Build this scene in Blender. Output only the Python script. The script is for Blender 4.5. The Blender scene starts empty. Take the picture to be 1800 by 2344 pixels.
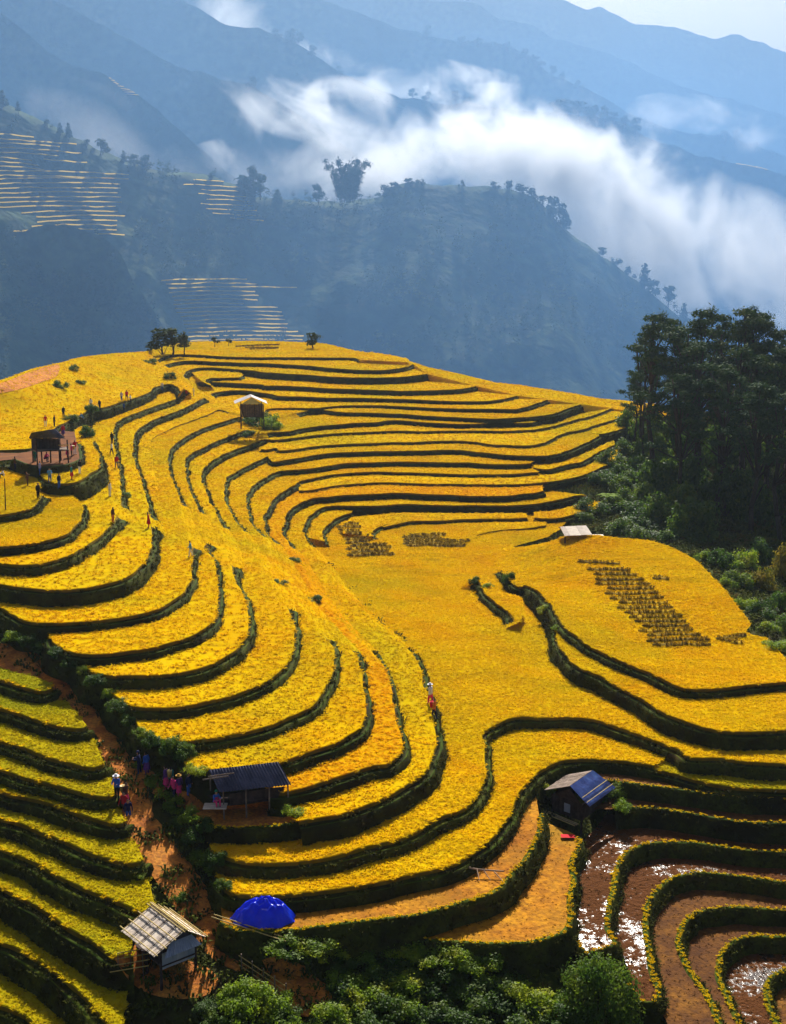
import bpy, bmesh, math, random
import numpy as np
from mathutils import Vector, Matrix, noise, geometry
from mathutils.bvhtree import BVHTree

R = math.radians
rnd = random.Random(7)
S = bpy.context.scene
COL = S.collection

# ------------------------------------------------------------------ camera
CAMZ = 50.0
FPX = 3000.0                       # focal length in pixels of an 1800 x 2344 picture
PITCH = R(11.53)
cam_d = bpy.data.cameras.new('camera')
cam = bpy.data.objects.new('camera', cam_d)
COL.objects.link(cam)
cam_d.sensor_fit = 'VERTICAL'
cam_d.sensor_height = 24.0
cam_d.lens = 24.0 * FPX / 2344.0
cam_d.clip_start = 0.5
cam_d.clip_end = 30000
cam.location = (0, 0, CAMZ)
cam.rotation_euler = (R(90) - PITCH, 0, 0)
S.camera = cam

# ------------------------------------------------------------------ world, sun, exposure
SUN_EL, SUN_AZ = R(38), R(4)
world = bpy.data.worlds.new('World')
S.world = world
world.use_nodes = True
_nt = world.node_tree
_sky = _nt.nodes.new('ShaderNodeTexSky')
_sky.sky_type = 'NISHITA'
_sky.sun_disc = False
_sky.sun_elevation = SUN_EL
_sky.sun_rotation = SUN_AZ
_sky.air_density = 1.0
_sky.dust_density = 3.0
_sky.ozone_density = 1.0
_bg = _nt.nodes['Background']
_bg.inputs[1].default_value = 0.06
_tint = _nt.nodes.new('ShaderNodeMix'); _tint.data_type = 'RGBA'; _tint.blend_type = 'MULTIPLY'; _tint.inputs[0].default_value = 1.0
_tint.inputs[7].default_value = (0.64, 0.58, 0.54, 1)            # even colour tint, warms and dims the whole sky
_nt.links.new(_sky.outputs[0], _tint.inputs[6]); _nt.links.new(_tint.outputs[2], _bg.inputs[0])
sun_d = bpy.data.lights.new('sun', 'SUN')
sun_d.energy = 5.0
sun_d.angle = R(0.6)
sun_d.color = (1.0, 0.95, 0.86)
sun = bpy.data.objects.new('sun', sun_d)
COL.objects.link(sun)
SUND = Vector((math.sin(SUN_AZ) * math.cos(SUN_EL), math.cos(SUN_AZ) * math.cos(SUN_EL), math.sin(SUN_EL)))
sun.rotation_euler = SUND.to_track_quat('Z', 'Y').to_euler()
sun.location = (0, 0, 300)
S.view_settings.view_transform = 'Standard'
S.view_settings.look = 'None'
S.view_settings.gamma = 1.0
S.view_settings.exposure = 1.25
S.cycles.use_denoising = True
S.cycles.use_adaptive_sampling = True
S.cycles.adaptive_threshold = 0.025
S.cycles.max_bounces = 4
S.cycles.diffuse_bounces = 2
S.cycles.glossy_bounces = 2
S.cycles.transmission_bounces = 3
S.cycles.transparent_max_bounces = 12
S.cycles.volume_bounces = 1
S.cycles.sample_clamp_indirect = 6.0
S.cycles.sample_clamp_direct = 12.0
S.cycles.volume_step_rate = 4.0
S.cycles.volume_max_steps = 96

# ------------------------------------------------------------------ pixel geometry (a photo point at a known height or distance)
CP, SP = math.cos(PITCH), math.sin(PITCH)
def ray(u, v):
    a, b = (u - 900.0) / FPX, (1172.0 - v) / FPX
    return Vector((a, b * SP + CP, b * CP - SP))
def atz(u, v, z):
    d = ray(u, v)
    if d.z > -0.012: d.z = -0.012
    t = (z - CAMZ) / d.z
    return Vector((d.x * t, d.y * t, z))
def aty(u, v, y):
    d = ray(u, v)
    t = y / d.y
    return Vector((d.x * t, y, CAMZ + d.z * t))

TILE = {'A': (0, 760, 2.8), 'B': (0, 1200, 2.8), 'C': (0, 1744, 2.8), 'D': (600, 760, 2.8), 'E': (600, 1200, 2.8),
        'F': (600, 1744, 2.8), 'G': (1200, 760, 2.8), 'H': (1200, 1200, 2.8), 'I': (1200, 1744, 2.8),
        'P': (560, 960, 5.6), 'Q': (860, 930, 5.6), 'R': (1160, 900, 5.25), 'T': (320, 770, 5.25), 'n': (0, 0, 1.0)}
def px(s):
    """'A 10,20 30,40 B 5,6' -> list of native pixel points, a trailing ~ marks a soft (grown over) step"""
    out, t = [], 'n'
    for w in s.split():
        if w in TILE: t = w; continue
        soft = w.endswith('~')
        x, y = w.rstrip('~').split(',')
        ox, oy, k = TILE[t]
        out.append((ox + float(x) / k, oy + float(y) / k, 0.78 if soft else 0.0))
    return out

# ------------------------------------------------------------------ small scene helpers
def put(name, mesh, parent=None, label=None, cat=None, group=None, kind=None):
    o = bpy.data.objects.new(name, mesh)
    COL.objects.link(o)
    if parent is not None: o.parent = parent
    if label: o['label'] = label
    if cat: o['category'] = cat
    if group: o['group'] = group
    if kind: o['kind'] = kind
    return o
def mesh_of(name, verts, faces, mats=(), smooth=False, midx=None):
    me = bpy.data.meshes.new(name)
    me.from_pydata([tuple(v) for v in verts], [], faces)
    for m in mats: me.materials.append(m)
    if midx is not None: me.polygons.foreach_set('material_index', midx)
    if smooth: me.polygons.foreach_set('use_smooth', [True] * len(me.polygons))
    me.update()
    return me
def soup(name, verts, quads, mat, smooth=False):
    """fast mesh from numpy arrays: verts (n,3), faces (m,k)"""
    me = bpy.data.meshes.new(name)
    k = quads.shape[1]
    me.vertices.add(len(verts)); me.vertices.foreach_set('co', np.asarray(verts, np.float32).ravel())
    me.loops.add(quads.size); me.loops.foreach_set('vertex_index', np.asarray(quads, np.int32).ravel())
    me.polygons.add(len(quads)); me.polygons.foreach_set('loop_start', np.arange(0, quads.size, k, dtype=np.int32))
    me.polygons.foreach_set('loop_total', np.full(len(quads), k, np.int32))
    if smooth: me.polygons.foreach_set('use_smooth', np.ones(len(quads), bool))
    me.materials.append(mat)
    me.update(calc_edges=True)
    return me
class MB:
    """collects boxes, bars and sheets of ONE piece"""
    def __init__(s): s.v, s.f = [], []
    def add(s, vs, fs):
        n = len(s.v); s.v += [tuple(v) for v in vs]; s.f += [tuple(i + n for i in f) for f in fs]
    def box(s, c, d, M=None):
        c = Vector(c); vs = [c + Vector((x * d[0] / 2, y * d[1] / 2, z * d[2] / 2)) for z in (-1, 1) for x, y in ((-1, -1), (1, -1), (1, 1), (-1, 1))]
        if M: vs = [M @ v for v in vs]
        s.add(vs, [(3, 2, 1, 0), (4, 5, 6, 7), (0, 1, 5, 4), (1, 2, 6, 5), (2, 3, 7, 6), (3, 0, 4, 7)])
    def bar(s, a, b, r0, r1=None, n=6):
        a, b = Vector(a), Vector(b); r1 = r0 if r1 is None else r1
        d = (b - a).normalized(); x = d.orthogonal().normalized(); y = d.cross(x)
        vs = []
        for p, r in ((a, r0), (b, r1)):
            for i in range(n):
                t = 2 * math.pi * i / n; vs.append(p + x * math.cos(t) * r + y * math.sin(t) * r)
        s.add(vs, [(i, (i + 1) % n, n + (i + 1) % n, n + i) for i in range(n)] + [tuple(range(n - 1, -1, -1)), tuple(range(n, 2 * n))])
    def plate(s, a, b, c, d, th):
        """a slab from four corners (top), th thick downwards along its normal"""
        a, b, c, d = map(Vector, (a, b, c, d)); n = (b - a).cross(d - a).normalized() * th
        s.add([a, b, c, d, a - n, b - n, c - n, d - n], [(0, 1, 2, 3), (7, 6, 5, 4), (0, 4, 5, 1), (1, 5, 6, 2), (2, 6, 7, 3), (3, 7, 4, 0)])
    def put(s, name, mat, parent=None, smooth=False, **k):
        return put(name, mesh_of(name, s.v, s.f, [mat], smooth), parent, **k)
def empty(name, loc, label, cat, group=None, rz=0):
    o = bpy.data.objects.new(name, None); COL.objects.link(o)
    o.empty_display_size = 0.5
    o.location = loc; o.rotation_euler = (0, 0, rz); o['label'] = label; o['category'] = cat
    if group: o['group'] = group
    return o
def kids(o): return [c for c in bpy.data.objects if c.parent == o]

# ------------------------------------------------------------------ materials
def N(nt, t, **k):
    n = nt.nodes.new(t)
    for a, b in k.items(): setattr(n, a, b)
    return n
def ramp(nt, fac, stops):
    r = N(nt, 'ShaderNodeValToRGB'); e = r.color_ramp.elements
    while len(e) < len(stops): e.new(0.5)
    for i, (p, c) in enumerate(stops): e[i].position = p; e[i].color = (*c, 1)
    nt.links.new(fac, r.inputs[0]); return r.outputs[0]
def noise_node(nt, vec, scale, detail=3, rough=0.55, dist=0.0):
    n = N(nt, 'ShaderNodeTexNoise'); n.inputs['Scale'].default_value = scale; n.inputs['Detail'].default_value = detail
    n.inputs['Roughness'].default_value = rough; n.inputs['Distortion'].default_value = dist
    nt.links.new(vec, n.inputs['Vector']); return n.outputs[0]
def mixc(nt, fac, a, b, mode='MIX'):
    m = N(nt, 'ShaderNodeMix', data_type='RGBA', blend_type=mode)
    for s, v in ((m.inputs[0], fac), (m.inputs[6], a), (m.inputs[7], b)):
        if hasattr(v, 'links'): nt.links.new(v, s)
        else: s.default_value = v if isinstance(v, float) else (*v, 1)
    return m.outputs[2]
def math_n(nt, op, a, b=0.0, c=None):
    m = N(nt, 'ShaderNodeMath', operation=op)
    for i, v in enumerate((a, b) if c is None else (a, b, c)):
        if hasattr(v, 'links'): nt.links.new(v, m.inputs[i])
        else: m.inputs[i].default_value = v
    return m.outputs[0]
def maprange(nt, v, a, b, c, d):
    m = N(nt, 'ShaderNodeMapRange'); nt.links.new(v, m.inputs[0])
    for i, x in enumerate((a, b, c, d)): m.inputs[i + 1].default_value = x
    return m.outputs[0]
MATS = {}
def mat(name, stops, scale=1.0, rough=0.85, spec=0.03, detail=4, bump=0.0, bscale=None, trans=0.0, fine=None, coord='pos', rand=0.0, stretch=None, patch=None, streak=None):
    """a procedural material: a noise driven colour ramp, optional fine speckle, bump and leaf translucency"""
    m = bpy.data.materials.new(name); m.use_nodes = True; nt = m.node_tree
    b = nt.nodes['Principled BSDF']; out = nt.nodes['Material Output']
    if coord == 'pos': vec = N(nt, 'ShaderNodeNewGeometry').outputs['Position']
    else: vec = N(nt, 'ShaderNodeTexCoord').outputs['Object']
    if stretch:
        mp = N(nt, 'ShaderNodeMapping'); mp.inputs['Scale'].default_value = stretch; nt.links.new(vec, mp.inputs[0]); vec = mp.outputs[0]
    f = noise_node(nt, vec, scale, detail)
    if rand:
        oi = N(nt, 'ShaderNodeObjectInfo'); f = math_n(nt, 'ADD', f, maprange(nt, oi.outputs['Random'], 0, 1, -rand, rand))
    c = ramp(nt, f, stops)
    if fine:
        g = noise_node(nt, vec, fine[0], 2); c = mixc(nt, maprange(nt, g, 0.35, 0.65, 0.0, fine[2]), c, fine[1])
    if streak:
        mp = N(nt, 'ShaderNodeMapping'); mp.inputs['Scale'].default_value = (0.12, 0.55, 0.55); mp.inputs['Rotation'].default_value = (0, 0, -0.25); nt.links.new(vec, mp.inputs[0])
        g = noise_node(nt, mp.outputs[0], 1.0, 4, 0.6, 1.0); c = mixc(nt, maprange(nt, g, 0.54, 0.62, 0.0, streak[1]), c, streak[0])
    if patch:
        g = noise_node(nt, vec, patch[0], 3, 0.6, 0.5); c = mixc(nt, maprange(nt, g, 0.5, 0.68, 0.0, patch[2]), c, patch[1])
    nt.links.new(c, b.inputs['Base Color'])
    b.inputs['Roughness'].default_value = rough; b.inputs['Specular IOR Level'].default_value = spec
    if bump:
        bn = N(nt, 'ShaderNodeBump'); bn.inputs['Strength'].default_value = bump; bn.inputs['Distance'].default_value = 0.1
        nt.links.new(noise_node(nt, vec, bscale or scale * 6, 3), bn.inputs['Height']); nt.links.new(bn.outputs[0], b.inputs['Normal'])
    if trans:
        t = N(nt, 'ShaderNodeBsdfTranslucent'); nt.links.new(c, t.inputs['Color'])
        mx = N(nt, 'ShaderNodeMixShader'); mx.inputs[0].default_value = trans
        nt.links.new(b.outputs[0], mx.inputs[1]); nt.links.new(t.outputs[0], mx.inputs[2]); nt.links.new(mx.outputs[0], out.inputs['Surface'])
    MATS[name] = m
    return m
def plain(name, c, rough=0.8, spec=0.08, var=0.25, scale=3.0, **k):
    lo = tuple(x * (1 - var) for x in c); hi = tuple(min(1, x * (1 + var)) for x in c)
    return mat(name, [(0.3, lo), (0.7, hi)], scale=scale, rough=rough, spec=spec, **k)

M_RICE = {
 'gold':   mat('rice_gold',   [(0.25, (0.82, 0.45, 0.003)), (0.45, (0.87, 0.56, 0.003)), (0.6, (0.89, 0.615, 0.004)), (0.8, (0.78, 0.60, 0.008))], patch=(0.045, (0.66, 0.50, 0.008), 0.75), streak=((0.58, 0.36, 0.004), 0.45), spec=0.0, scale=0.16, trans=0.42, fine=(3.5, (0.78, 0.40, 0.003), 0.3), rand=0.10),
 'orange': mat('rice_orange', [(0.25, (0.80, 0.38, 0.004)), (0.5, (0.88, 0.48, 0.004)), (0.75, (0.90, 0.54, 0.006))], patch=(0.06, (0.86, 0.52, 0.006), 0.8), spec=0.0, scale=0.16, trans=0.42, fine=(3.5, (0.70, 0.32, 0.003), 0.3), rand=0.10),
 'lime':   mat('rice_lime',   [(0.25, (0.52, 0.42, 0.006)), (0.5, (0.60, 0.49, 0.008)), (0.75, (0.46, 0.43, 0.012))], patch=(0.06, (0.36, 0.38, 0.014), 0.75), spec=0.0, scale=0.2, trans=0.42, fine=(3.5, (0.50, 0.32, 0.005), 0.4), rand=0.12),
 'stubble': mat('stubble', [(0.3, (0.34, 0.115, 0.010)), (0.5, (0.50, 0.20, 0.012)), (0.7, (0.60, 0.28, 0.016))], scale=0.35, trans=0.1, fine=(2.6, (0.20, 0.075, 0.010), 0.75), rand=0.10, bump=0.7, bscale=5, patch=(0.12, (0.30, 0.17, 0.015), 0.7)),
 'mud':    mat('mud_stubble', [(0.3, (0.085, 0.034, 0.012)), (0.5, (0.16, 0.066, 0.014)), (0.7, (0.26, 0.115, 0.018))], scale=0.4, fine=(2.6, (0.06, 0.026, 0.012), 0.7), rand=0.10, bump=0.7, bscale=5),
}
M_BANK = mat('bank_grass', [(0.25, (0.026, 0.020, 0.006)), (0.45, (0.042, 0.046, 0.007)), (0.6, (0.072, 0.082, 0.009)), (0.8, (0.07, 0.042, 0.012))], scale=0.5, trans=0.12, fine=(6.0, (0.02, 0.02, 0.006), 0.5), rand=0.12)
M_STALK_SHADE = mat('rice_stalk_shade', [(0.3, (0.13, 0.075, 0.006)), (0.6, (0.20, 0.13, 0.008)), (0.8, (0.14, 0.13, 0.012))], scale=1.5, stretch=(1, 1, 0.2), rand=0.1)  # side of the standing rice, its shade painted into the darker stalk colour
M_BUND = mat('bund_grass', [(0.3, (0.035, 0.060, 0.007)), (0.55, (0.060, 0.090, 0.008)), (0.75, (0.11, 0.12, 0.010))], scale=0.8, trans=0.2, rand=0.12)
M_GRASS = mat('rough_grass', [(0.25, (0.050, 0.040, 0.012)), (0.45, (0.065, 0.085, 0.012)), (0.6, (0.12, 0.14, 0.015)), (0.8, (0.16, 0.10, 0.025))], scale=0.18, trans=0.15, fine=(3.0, (0.02, 0.025, 0.008), 0.5), rand=0.15, bump=0.5, bscale=4)
M_SOIL = mat('red_soil', [(0.3, (0.34, 0.10, 0.02)), (0.5, (0.58, 0.20, 0.03)), (0.7, (0.72, 0.30, 0.05))], scale=0.7, fine=(5.0, (0.16, 0.06, 0.03), 0.6), bump=0.5, bscale=5)
M_YARD = mat('trampled_yard', [(0.3, (0.10, 0.035, 0.012)), (0.6, (0.20, 0.07, 0.016)), (0.8, (0.32, 0.13, 0.02))], scale=0.6, fine=(5.0, (0.10, 0.05, 0.03), 0.5), bump=0.4)
M_LEAF = {
 'bush': mat('leaf_bush', [(0.25, (0.026, 0.065, 0.010)), (0.5, (0.065, 0.13, 0.012)), (0.75, (0.15, 0.20, 0.014))], scale=0.9, trans=0.5, rough=0.6, spec=0.25, rand=0.10),
 'bright': mat('leaf_bright', [(0.25, (0.07, 0.14, 0.008)), (0.5, (0.19, 0.29, 0.012)), (0.75, (0.36, 0.37, 0.02))], scale=0.9, trans=0.55, rough=0.6, spec=0.25, rand=0.10),
 'pine': mat('needle_pine', [(0.25, (0.018, 0.048, 0.020)), (0.5, (0.042, 0.088, 0.024)), (0.75, (0.10, 0.125, 0.018))], scale=0.5, trans=0.15, rough=0.8, spec=0.1, rand=0.10),
 'far': mat('leaf_far', [(0.25, (0.012, 0.030, 0.014)), (0.5, (0.030, 0.058, 0.016)), (0.75, (0.09, 0.11, 0.022))], scale=0.05, trans=0.15, spec=0.1, rand=0.10),
 'yellow': mat('leaf_yellow', [(0.25, (0.10, 0.12, 0.01)), (0.5, (0.25, 0.20, 0.015)), (0.75, (0.34, 0.20, 0.02))], scale=0.9, trans=0.4, spec=0.2, rand=0.1),
}
M_BARK = plain('bark', (0.055, 0.040, 0.030), bump=0.6, bscale=8, scale=4)
M_WOOD = mat('grey_wood', [(0.3, (0.10, 0.075, 0.06)), (0.6, (0.22, 0.17, 0.14)), (0.8, (0.32, 0.26, 0.22))], scale=3.0, coord='obj', bump=0.3, rand=0.1)
M_DARKWOOD = mat('dark_wood', [(0.3, (0.030, 0.022, 0.022)), (0.7, (0.075, 0.055, 0.055))], scale=3.0, coord='obj', bump=0.3, rand=0.1)
M_BAMBOO = mat('bamboo', [(0.3, (0.36, 0.24, 0.06)), (0.7, (0.56, 0.42, 0.13))], scale=4.0, coord='obj', rough=0.5, spec=0.3, rand=0.1)
M_BOARD = mat('pale_board', [(0.3, (0.44, 0.36, 0.30)), (0.5, (0.62, 0.53, 0.45)), (0.7, (0.76, 0.66, 0.54))], scale=2.0, coord='obj', rough=0.7, rand=0.16, stretch=(1, 6, 6))
M_SHEET = mat('fibre_sheet', [(0.3, (0.045, 0.045, 0.085)), (0.55, (0.085, 0.085, 0.15)), (0.8, (0.14, 0.13, 0.20))], scale=1.2, coord='obj', rough=0.6, spec=0.3, rand=0.08)
M_GREYSHEET = mat('weathered_sheet', [(0.3, (0.20, 0.25, 0.36)), (0.6, (0.34, 0.38, 0.48)), (0.8, (0.46, 0.48, 0.55))], scale=1.5, coord='obj', rough=0.55, spec=0.3, rand=0.08)
M_WHITEROOF = mat('white_roof', [(0.3, (0.60, 0.55, 0.55)), (0.7, (0.80, 0.76, 0.76))], scale=1.0, coord='obj', rough=0.6, rand=0.06)
M_TARP = mat('blue_tarp', [(0.3, (0.008, 0.03, 0.80)), (0.7, (0.015, 0.07, 1.0))], scale=1.4, coord='obj', rough=0.22, spec=0.6, bump=0.8, bscale=3.0, trans=0.45)
M_TARP2 = mat('dull_blue_tarp', [(0.3, (0.012, 0.025, 0.14)), (0.5, (0.02, 0.05, 0.24)), (0.75, (0.05, 0.12, 0.34))], scale=1.4, coord='obj', rough=0.4, spec=0.4, bump=0.3, bscale=4)
M_STRAW = plain('straw', (0.42, 0.24, 0.05), trans=0.2, scale=2)
M_WATER = None
# ================================================================== the terraced hill
L = {}
def line(name, s):
    p = px(s)                                    # edges that leave the picture go on outside it
    if p[-1][0] > 1800:
        (x0, y0, _), (x1, y1, _) = p[-2:]; k = max(-0.25, min(0.25, (y1 - y0) / (x1 - x0))); p += [(x1 + 180, y1 + 180 * k, 0.0), (x1 + 380, y1 + 380 * k * 0.7, 0.0)]
    if p[0][0] < -15:
        (x1, y1, _), (x0, y0, _) = p[:2]; k = max(-0.25, min(0.45, (y1 - y0) / (x1 - x0))); p = [(x1 - 380, y1 - 380 * k * 0.8, 0.0), (x1 - 180, y1 - 180 * k, 0.0)] + p
    L[name] = p
line('E1', 'A -80,1170 0,1168 80,1157 180,1130 230,1095 250,1062 240,1030~')
line('E2', 'A -80,1368 0,1370 120,1362 260,1342 400,1300 480,1240 520,1180 530,1130 510,1090')
line('E3', 'A -80,1462 0,1475 120,1490 260,1480 430,1430 560,1360 640,1300 700,1240 725,1205')
line('i3', 'A 745,1150~')
line('N2', 'A 775,1060 766,960 755,860 740,780 725,700 722,640 735,590 770,557 820,537 T 0,900 150,840 300,790 420,750 480,705 500,672')
line('i3b', 'n 425,885~ 445,872~')
line('T4', 'T 780,548 860,545 1000,550 1200,560 1400,570 1540,580 D 0,340 150,343 300,350 450,360 600,365 750,370 900,375 1050,373 1200,368 1300,360 1370,345')
line('E4', 'B -80,365 0,378 150,400 300,415 450,412 600,395 760,355 860,300 930,230 965,150 972,90 962,35')
line('i4', 'A 955,1210~')
line('k1', 'A 950,1140 930,1040 900,940 870,860 850,800 852,720 860,655 T 0,1090 80,1040 200,980 400,912 560,842 660,790 710,762')
line('i4b', 'n 470,905~')
line('T5', 'T 880,672 1000,655 1150,645 1300,650 1450,670 1560,685 D 0,385 60,395 120,408 250,412 400,418 600,420 800,425 1000,432 1200,440 1400,443 1500,435 1580,420 1635,405')
line('k2', 'A 1015,975 T 180,1680 160,1560 150,1450 130,1350 135,1260 180,1200 280,1150 400,1090 560,1030 700,980 850,920 955,878')
line('i2b', 'n 540,945~ 590,948~')
line('T6', 'D 40,490 200,485 340,485 500,470 700,468 900,475 1100,485 1300,490 1500,490 R 100,190 200,170 300,140 400,105 490,75')
line('E5', 'B -60,460 0,505 30,540 80,575 160,615 250,628 400,630 600,615 800,590 950,560 1080,500 1175,430 1212,370 1222,290 1228,230 1225,190')
line('i5', 'n 432,1235~')
line('k3', 'A 1170,1220~ 1150,1130~ 1140,1040 T 370,1680 350,1600 335,1500 340,1420 370,1340 450,1270 600,1170 750,1100 900,1050 1050,1005 1200,960')
line('i5b', 'n 570,960~ 640,950~')
line('T7', 'D 350,497 500,510 700,515 850,522 Q 300,90 600,115 900,130 1200,145 1500,155 R 0,297 150,288 300,278 450,262 560,245 700,190 880,130')
line('E6', 'B 330,712 350,750 380,780 440,810 520,828 700,825 850,805 1000,785 1120,750 1230,710 1320,650 1375,590 1393,500 1398,400 1385,300 1368,220 1340,185 1310,168')
line('i6', 'n 465,1230~ 455,1185~')
line('k4', 'A 1240,1070 1200,980 T 545,1680 540,1550 545,1465 600,1410 700,1360 850,1290 1000,1220 1150,1165 1290,1120')
line('i6b', 'n 595,992~')
line('c1', 'P 330,160 440,160 560,150 700,120 900,90 1100,70 1350,50 1680,32 Q 200,178 400,182 600,200 850,215 1100,225 1400,218 1680,205 R 150,355 300,345 400,325 540,290')
line('E7', 'B 548,895 570,920 610,943 680,958 850,962 1000,960 1180,945 1300,910 1420,860 1520,790 1575,700 1592,600 1578,520 1555,450 1520,380 1485,325')
line('i7', 'n 522,1280~ 510,1225~')
line('k5', 'A 1380,1150 1340,1080 1320,1020 1295,960 T 730,1680 760,1590 830,1520 950,1440 1100,1370 1250,1320 1400,1260 1520,1230')
line('c2', 'P 345,258 500,250 700,225 900,200 1200,175 1680,150 Q 300,310 600,315 900,310 1300,310 1680,310 R 200,440 400,425 540,395 700,350 850,310 1000,275 1130,230 1260,180')
line('c3', 'P 220,378 300,385 400,362 450,395 600,385 800,355 1000,330 1300,315 1680,300 Q 200,455 400,460 600,450 850,440 1100,440 1300,455 1500,485 1680,490 R 150,625 300,620 450,590 550,540 650,490 750,460 900,435 1050,385 1200,340 1350,290 1500,230')
line('c3b', 'R 1030,478 1120,488 1250,462 1400,420 1580,365')
line('E8', 'B 690,1035 705,1065 740,1095 800,1135 870,1165 1000,1170 1150,1165 1300,1137 1450,1102 1600,1052 E 0,1020 40,995 90,960 150,900 190,820 205,740 205,660 190,610')
line('i8', 'n 645,1370~ 605,1300~ 565,1235~')
line('k6', 'A 1485,1172 1460,1130 1440,1080 1435,1020 1440,965 T 1050,1680 1120,1640 1250,1570 1400,1500 1550,1440')
line('c4', 'P 360,540 500,520 700,490 900,452 1100,428 1400,415 1680,403 Q 300,570 600,565 850,555 1100,560 1300,580 1500,600 1680,620 R 150,745 350,748 500,740 640,715 760,675 900,615 1000,570 1110,500')
line('E9', 'B 875,1255 885,1290 920,1325 970,1350 1050,1375 1150,1385 1280,1375 1400,1360 1550,1330 E 0,1300 60,1280 150,1240 270,1190 360,1110 420,1010 450,930 460,850 452,790')
line('i9', 'n 725,1440~ 675,1370~ 632,1300~ 600,1240~')
line('c5', 'P 72,1315 50,1220 22,1100 10,1000 40,920 110,840 220,760 320,700 430,662 510,652 700,640 900,615 1100,585 1300,560 1680,545 Q 300,705 600,710 900,715 1200,720 1450,735 1680,738 R 150,850 270,840')
line('c5b', 'R 320,890 450,910 550,900 700,860 830,835 900,820 1000,765 1100,700 1200,655 1295,610')
line('E10', 'B 1165,1480 1180,1525 1250,1575 1400,1560 1550,1548 E 50,1535 130,1518 250,1480 400,1420 520,1370 610,1310 655,1230 662,1150 650,1050 638,970 620,890 600,840')
line('i10', 'n 785,1470~ 735,1420~ 695,1370~ 655,1300~ 628,1250~')
line('c6', 'P 270,1440 238,1300 235,1230 290,1160 320,1075 370,1010 450,942 540,885 640,838 690,795 800,765 1000,725 1200,695 1450,675 1680,668 Q 300,840 600,850 900,860 1200,865 1680,870 R 200,960 375,945')
line('c7', 'P 700,908 850,900 1000,870 1200,840 1450,820 1680,808 Q 300,975 600,985 900,990 1200,995 1680,998 R 150,1090 350,1075 550,1055 750,1020 900,985 1020,940 1150,880 1280,820 1400,750 1500,725 1600,690')
line('E11', 'F 60,180 130,188 200,177 330,142 470,97 600,52 740,12 E 800,1535 860,1488 900,1430 900,1380 883,1310 850,1230 835,1150 828,1060 800,970 770,900 745,860')
line('i11', 'n 825,1470~ 775,1420~ 725,1360~ 692,1300~ 668,1260~')
line('c8', 'P 530,1550 485,1480 472,1400 500,1350 520,1290 512,1240 580,1150 680,1080 780,1032 880,1002 1100,985 1300,965 1680,947 Q 300,1105 600,1120 900,1130 1200,1145 1680,1142 R 200,1205 350,1190 440,1170')
line('E12', 'F 240,372 380,352 500,332 640,282 760,232 860,182 960,122 1030,72 1070,12 E 1080,1500 1092,1440 1115,1400 1110,1350 1098,1270 1080,1150 1060,1080 1030,1020 1010,930 985,865')
line('i12', 'n 905,1460~ 845,1410~ 785,1350~ 735,1285~ 710,1250~')
line('c9', 'P 775,1520 742,1420 762,1350 800,1262 870,1200 960,1140 1050,1107 1200,1100 1400,1105 1680,1102 Q 300,1255 500,1250 800,1265 1100,1265 1680,1265 R 200,1335 350,1325 500,1300 700,1260 850,1225 960,1225')
line('c9b', 'P 1022,1560 1000,1500 990,1425 1060,1342 1150,1272 1250,1227 1380,1188')
line('c10', 'D 708,1310 700,1288 715,1265 745,1248 830,1225 Q 100,1545 250,1510 450,1470 650,1465 900,1460 1200,1440 1680,1437 R 240,1490')
line('c10b', 'R 340,1490 500,1505 650,1495 780,1460 900,1425 1000,1400 1100,1370')
line('c11', 'D 1368,1320 1378,1300 1430,1285 1530,1268 R 210,1622 400,1595 470,1585')
line('E13', 'C 1335,490 1342,530 1365,565 1410,600 1480,622 1600,632 F 0,632 200,625 400,605 580,565 760,520 930,460 1080,390 1220,320 1320,260 1380,190 1420,110 1435,20 E 1428,1480 1415,1400 1398,1370')
line('W1a', 'E 1430,1315 1520,1267 1600,1242 1680,1232 H 100,1235 250,1228 400,1240 520,1270 640,1310 760,1350 900,1400 1000,1440')
line('W1b', 'H 1040,1480 1120,1490 1250,1500 1400,1515 1550,1525 1680,1530 1800,1535')
line('S0', 'E 1330,345~ 1390,365 1430,430 1490,495 1580,550 1655,625~')
line('S1', 'n 1130,1262~ 1150,1290~ E 1560,320 1610,375 1660,395 H 0,380 70,410 130,465 190,530 222,590 262,640 320,700 400,760 500,815 600,865 720,912 830,962 940,1012 1040,1045 1200,1046 1350,1036 1500,1020 1680,1000 1800,990')
line('S2', 'H 205,660 215,700 222,745 250,810 310,880 400,932 520,982 640,1052 780,1132 900,1202 1040,1262 1180,1307 1300,1326 1500,1322 1680,1315 1800,1310')
line('E14a', 'C 1385,710 1405,750 1440,795 1490,830 1560,846 F 0,850 200,840 400,815 640,780 850,740 1050,695 1200,650 1320,590 1420,520 1510,440 1570,350 1612,262 1640,200 H 0,1665 50,1615')
line('E14c', 'H 120,1560 220,1515 350,1500 500,1503 650,1515 780,1535 845,1545')
line('E14b', 'I 835,45 960,70 1100,110 1250,145 1400,160 1680,172 1800,178')
line('E15', 'C 1440,1030 1560,1075 F 0,1078 180,1070 300,1060 500,1037 700,1015 850,995 1000,965 1150,930 1300,890 1420,850 1520,790 1590,720 1640,650 I 0,600 40,560 65,500 85,420 100,340')
line('E16', 'F 1060,1130 1150,1140 1300,1155 1450,1163 1680,1163 I 60,1155 150,1130 220,1095 260,1040 275,960 280,850 290,760 290,660 325,560 340,490')
line('L1', 'I 470,112 540,125 700,137 850,160 1000,180 1150,200 1250,210 1400,222 1680,235 1800,240')
line('L2', 'I 560,305 630,300 750,295 880,305 1050,325 1200,350 1400,380 1550,390 1680,395 1800,398')
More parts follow.
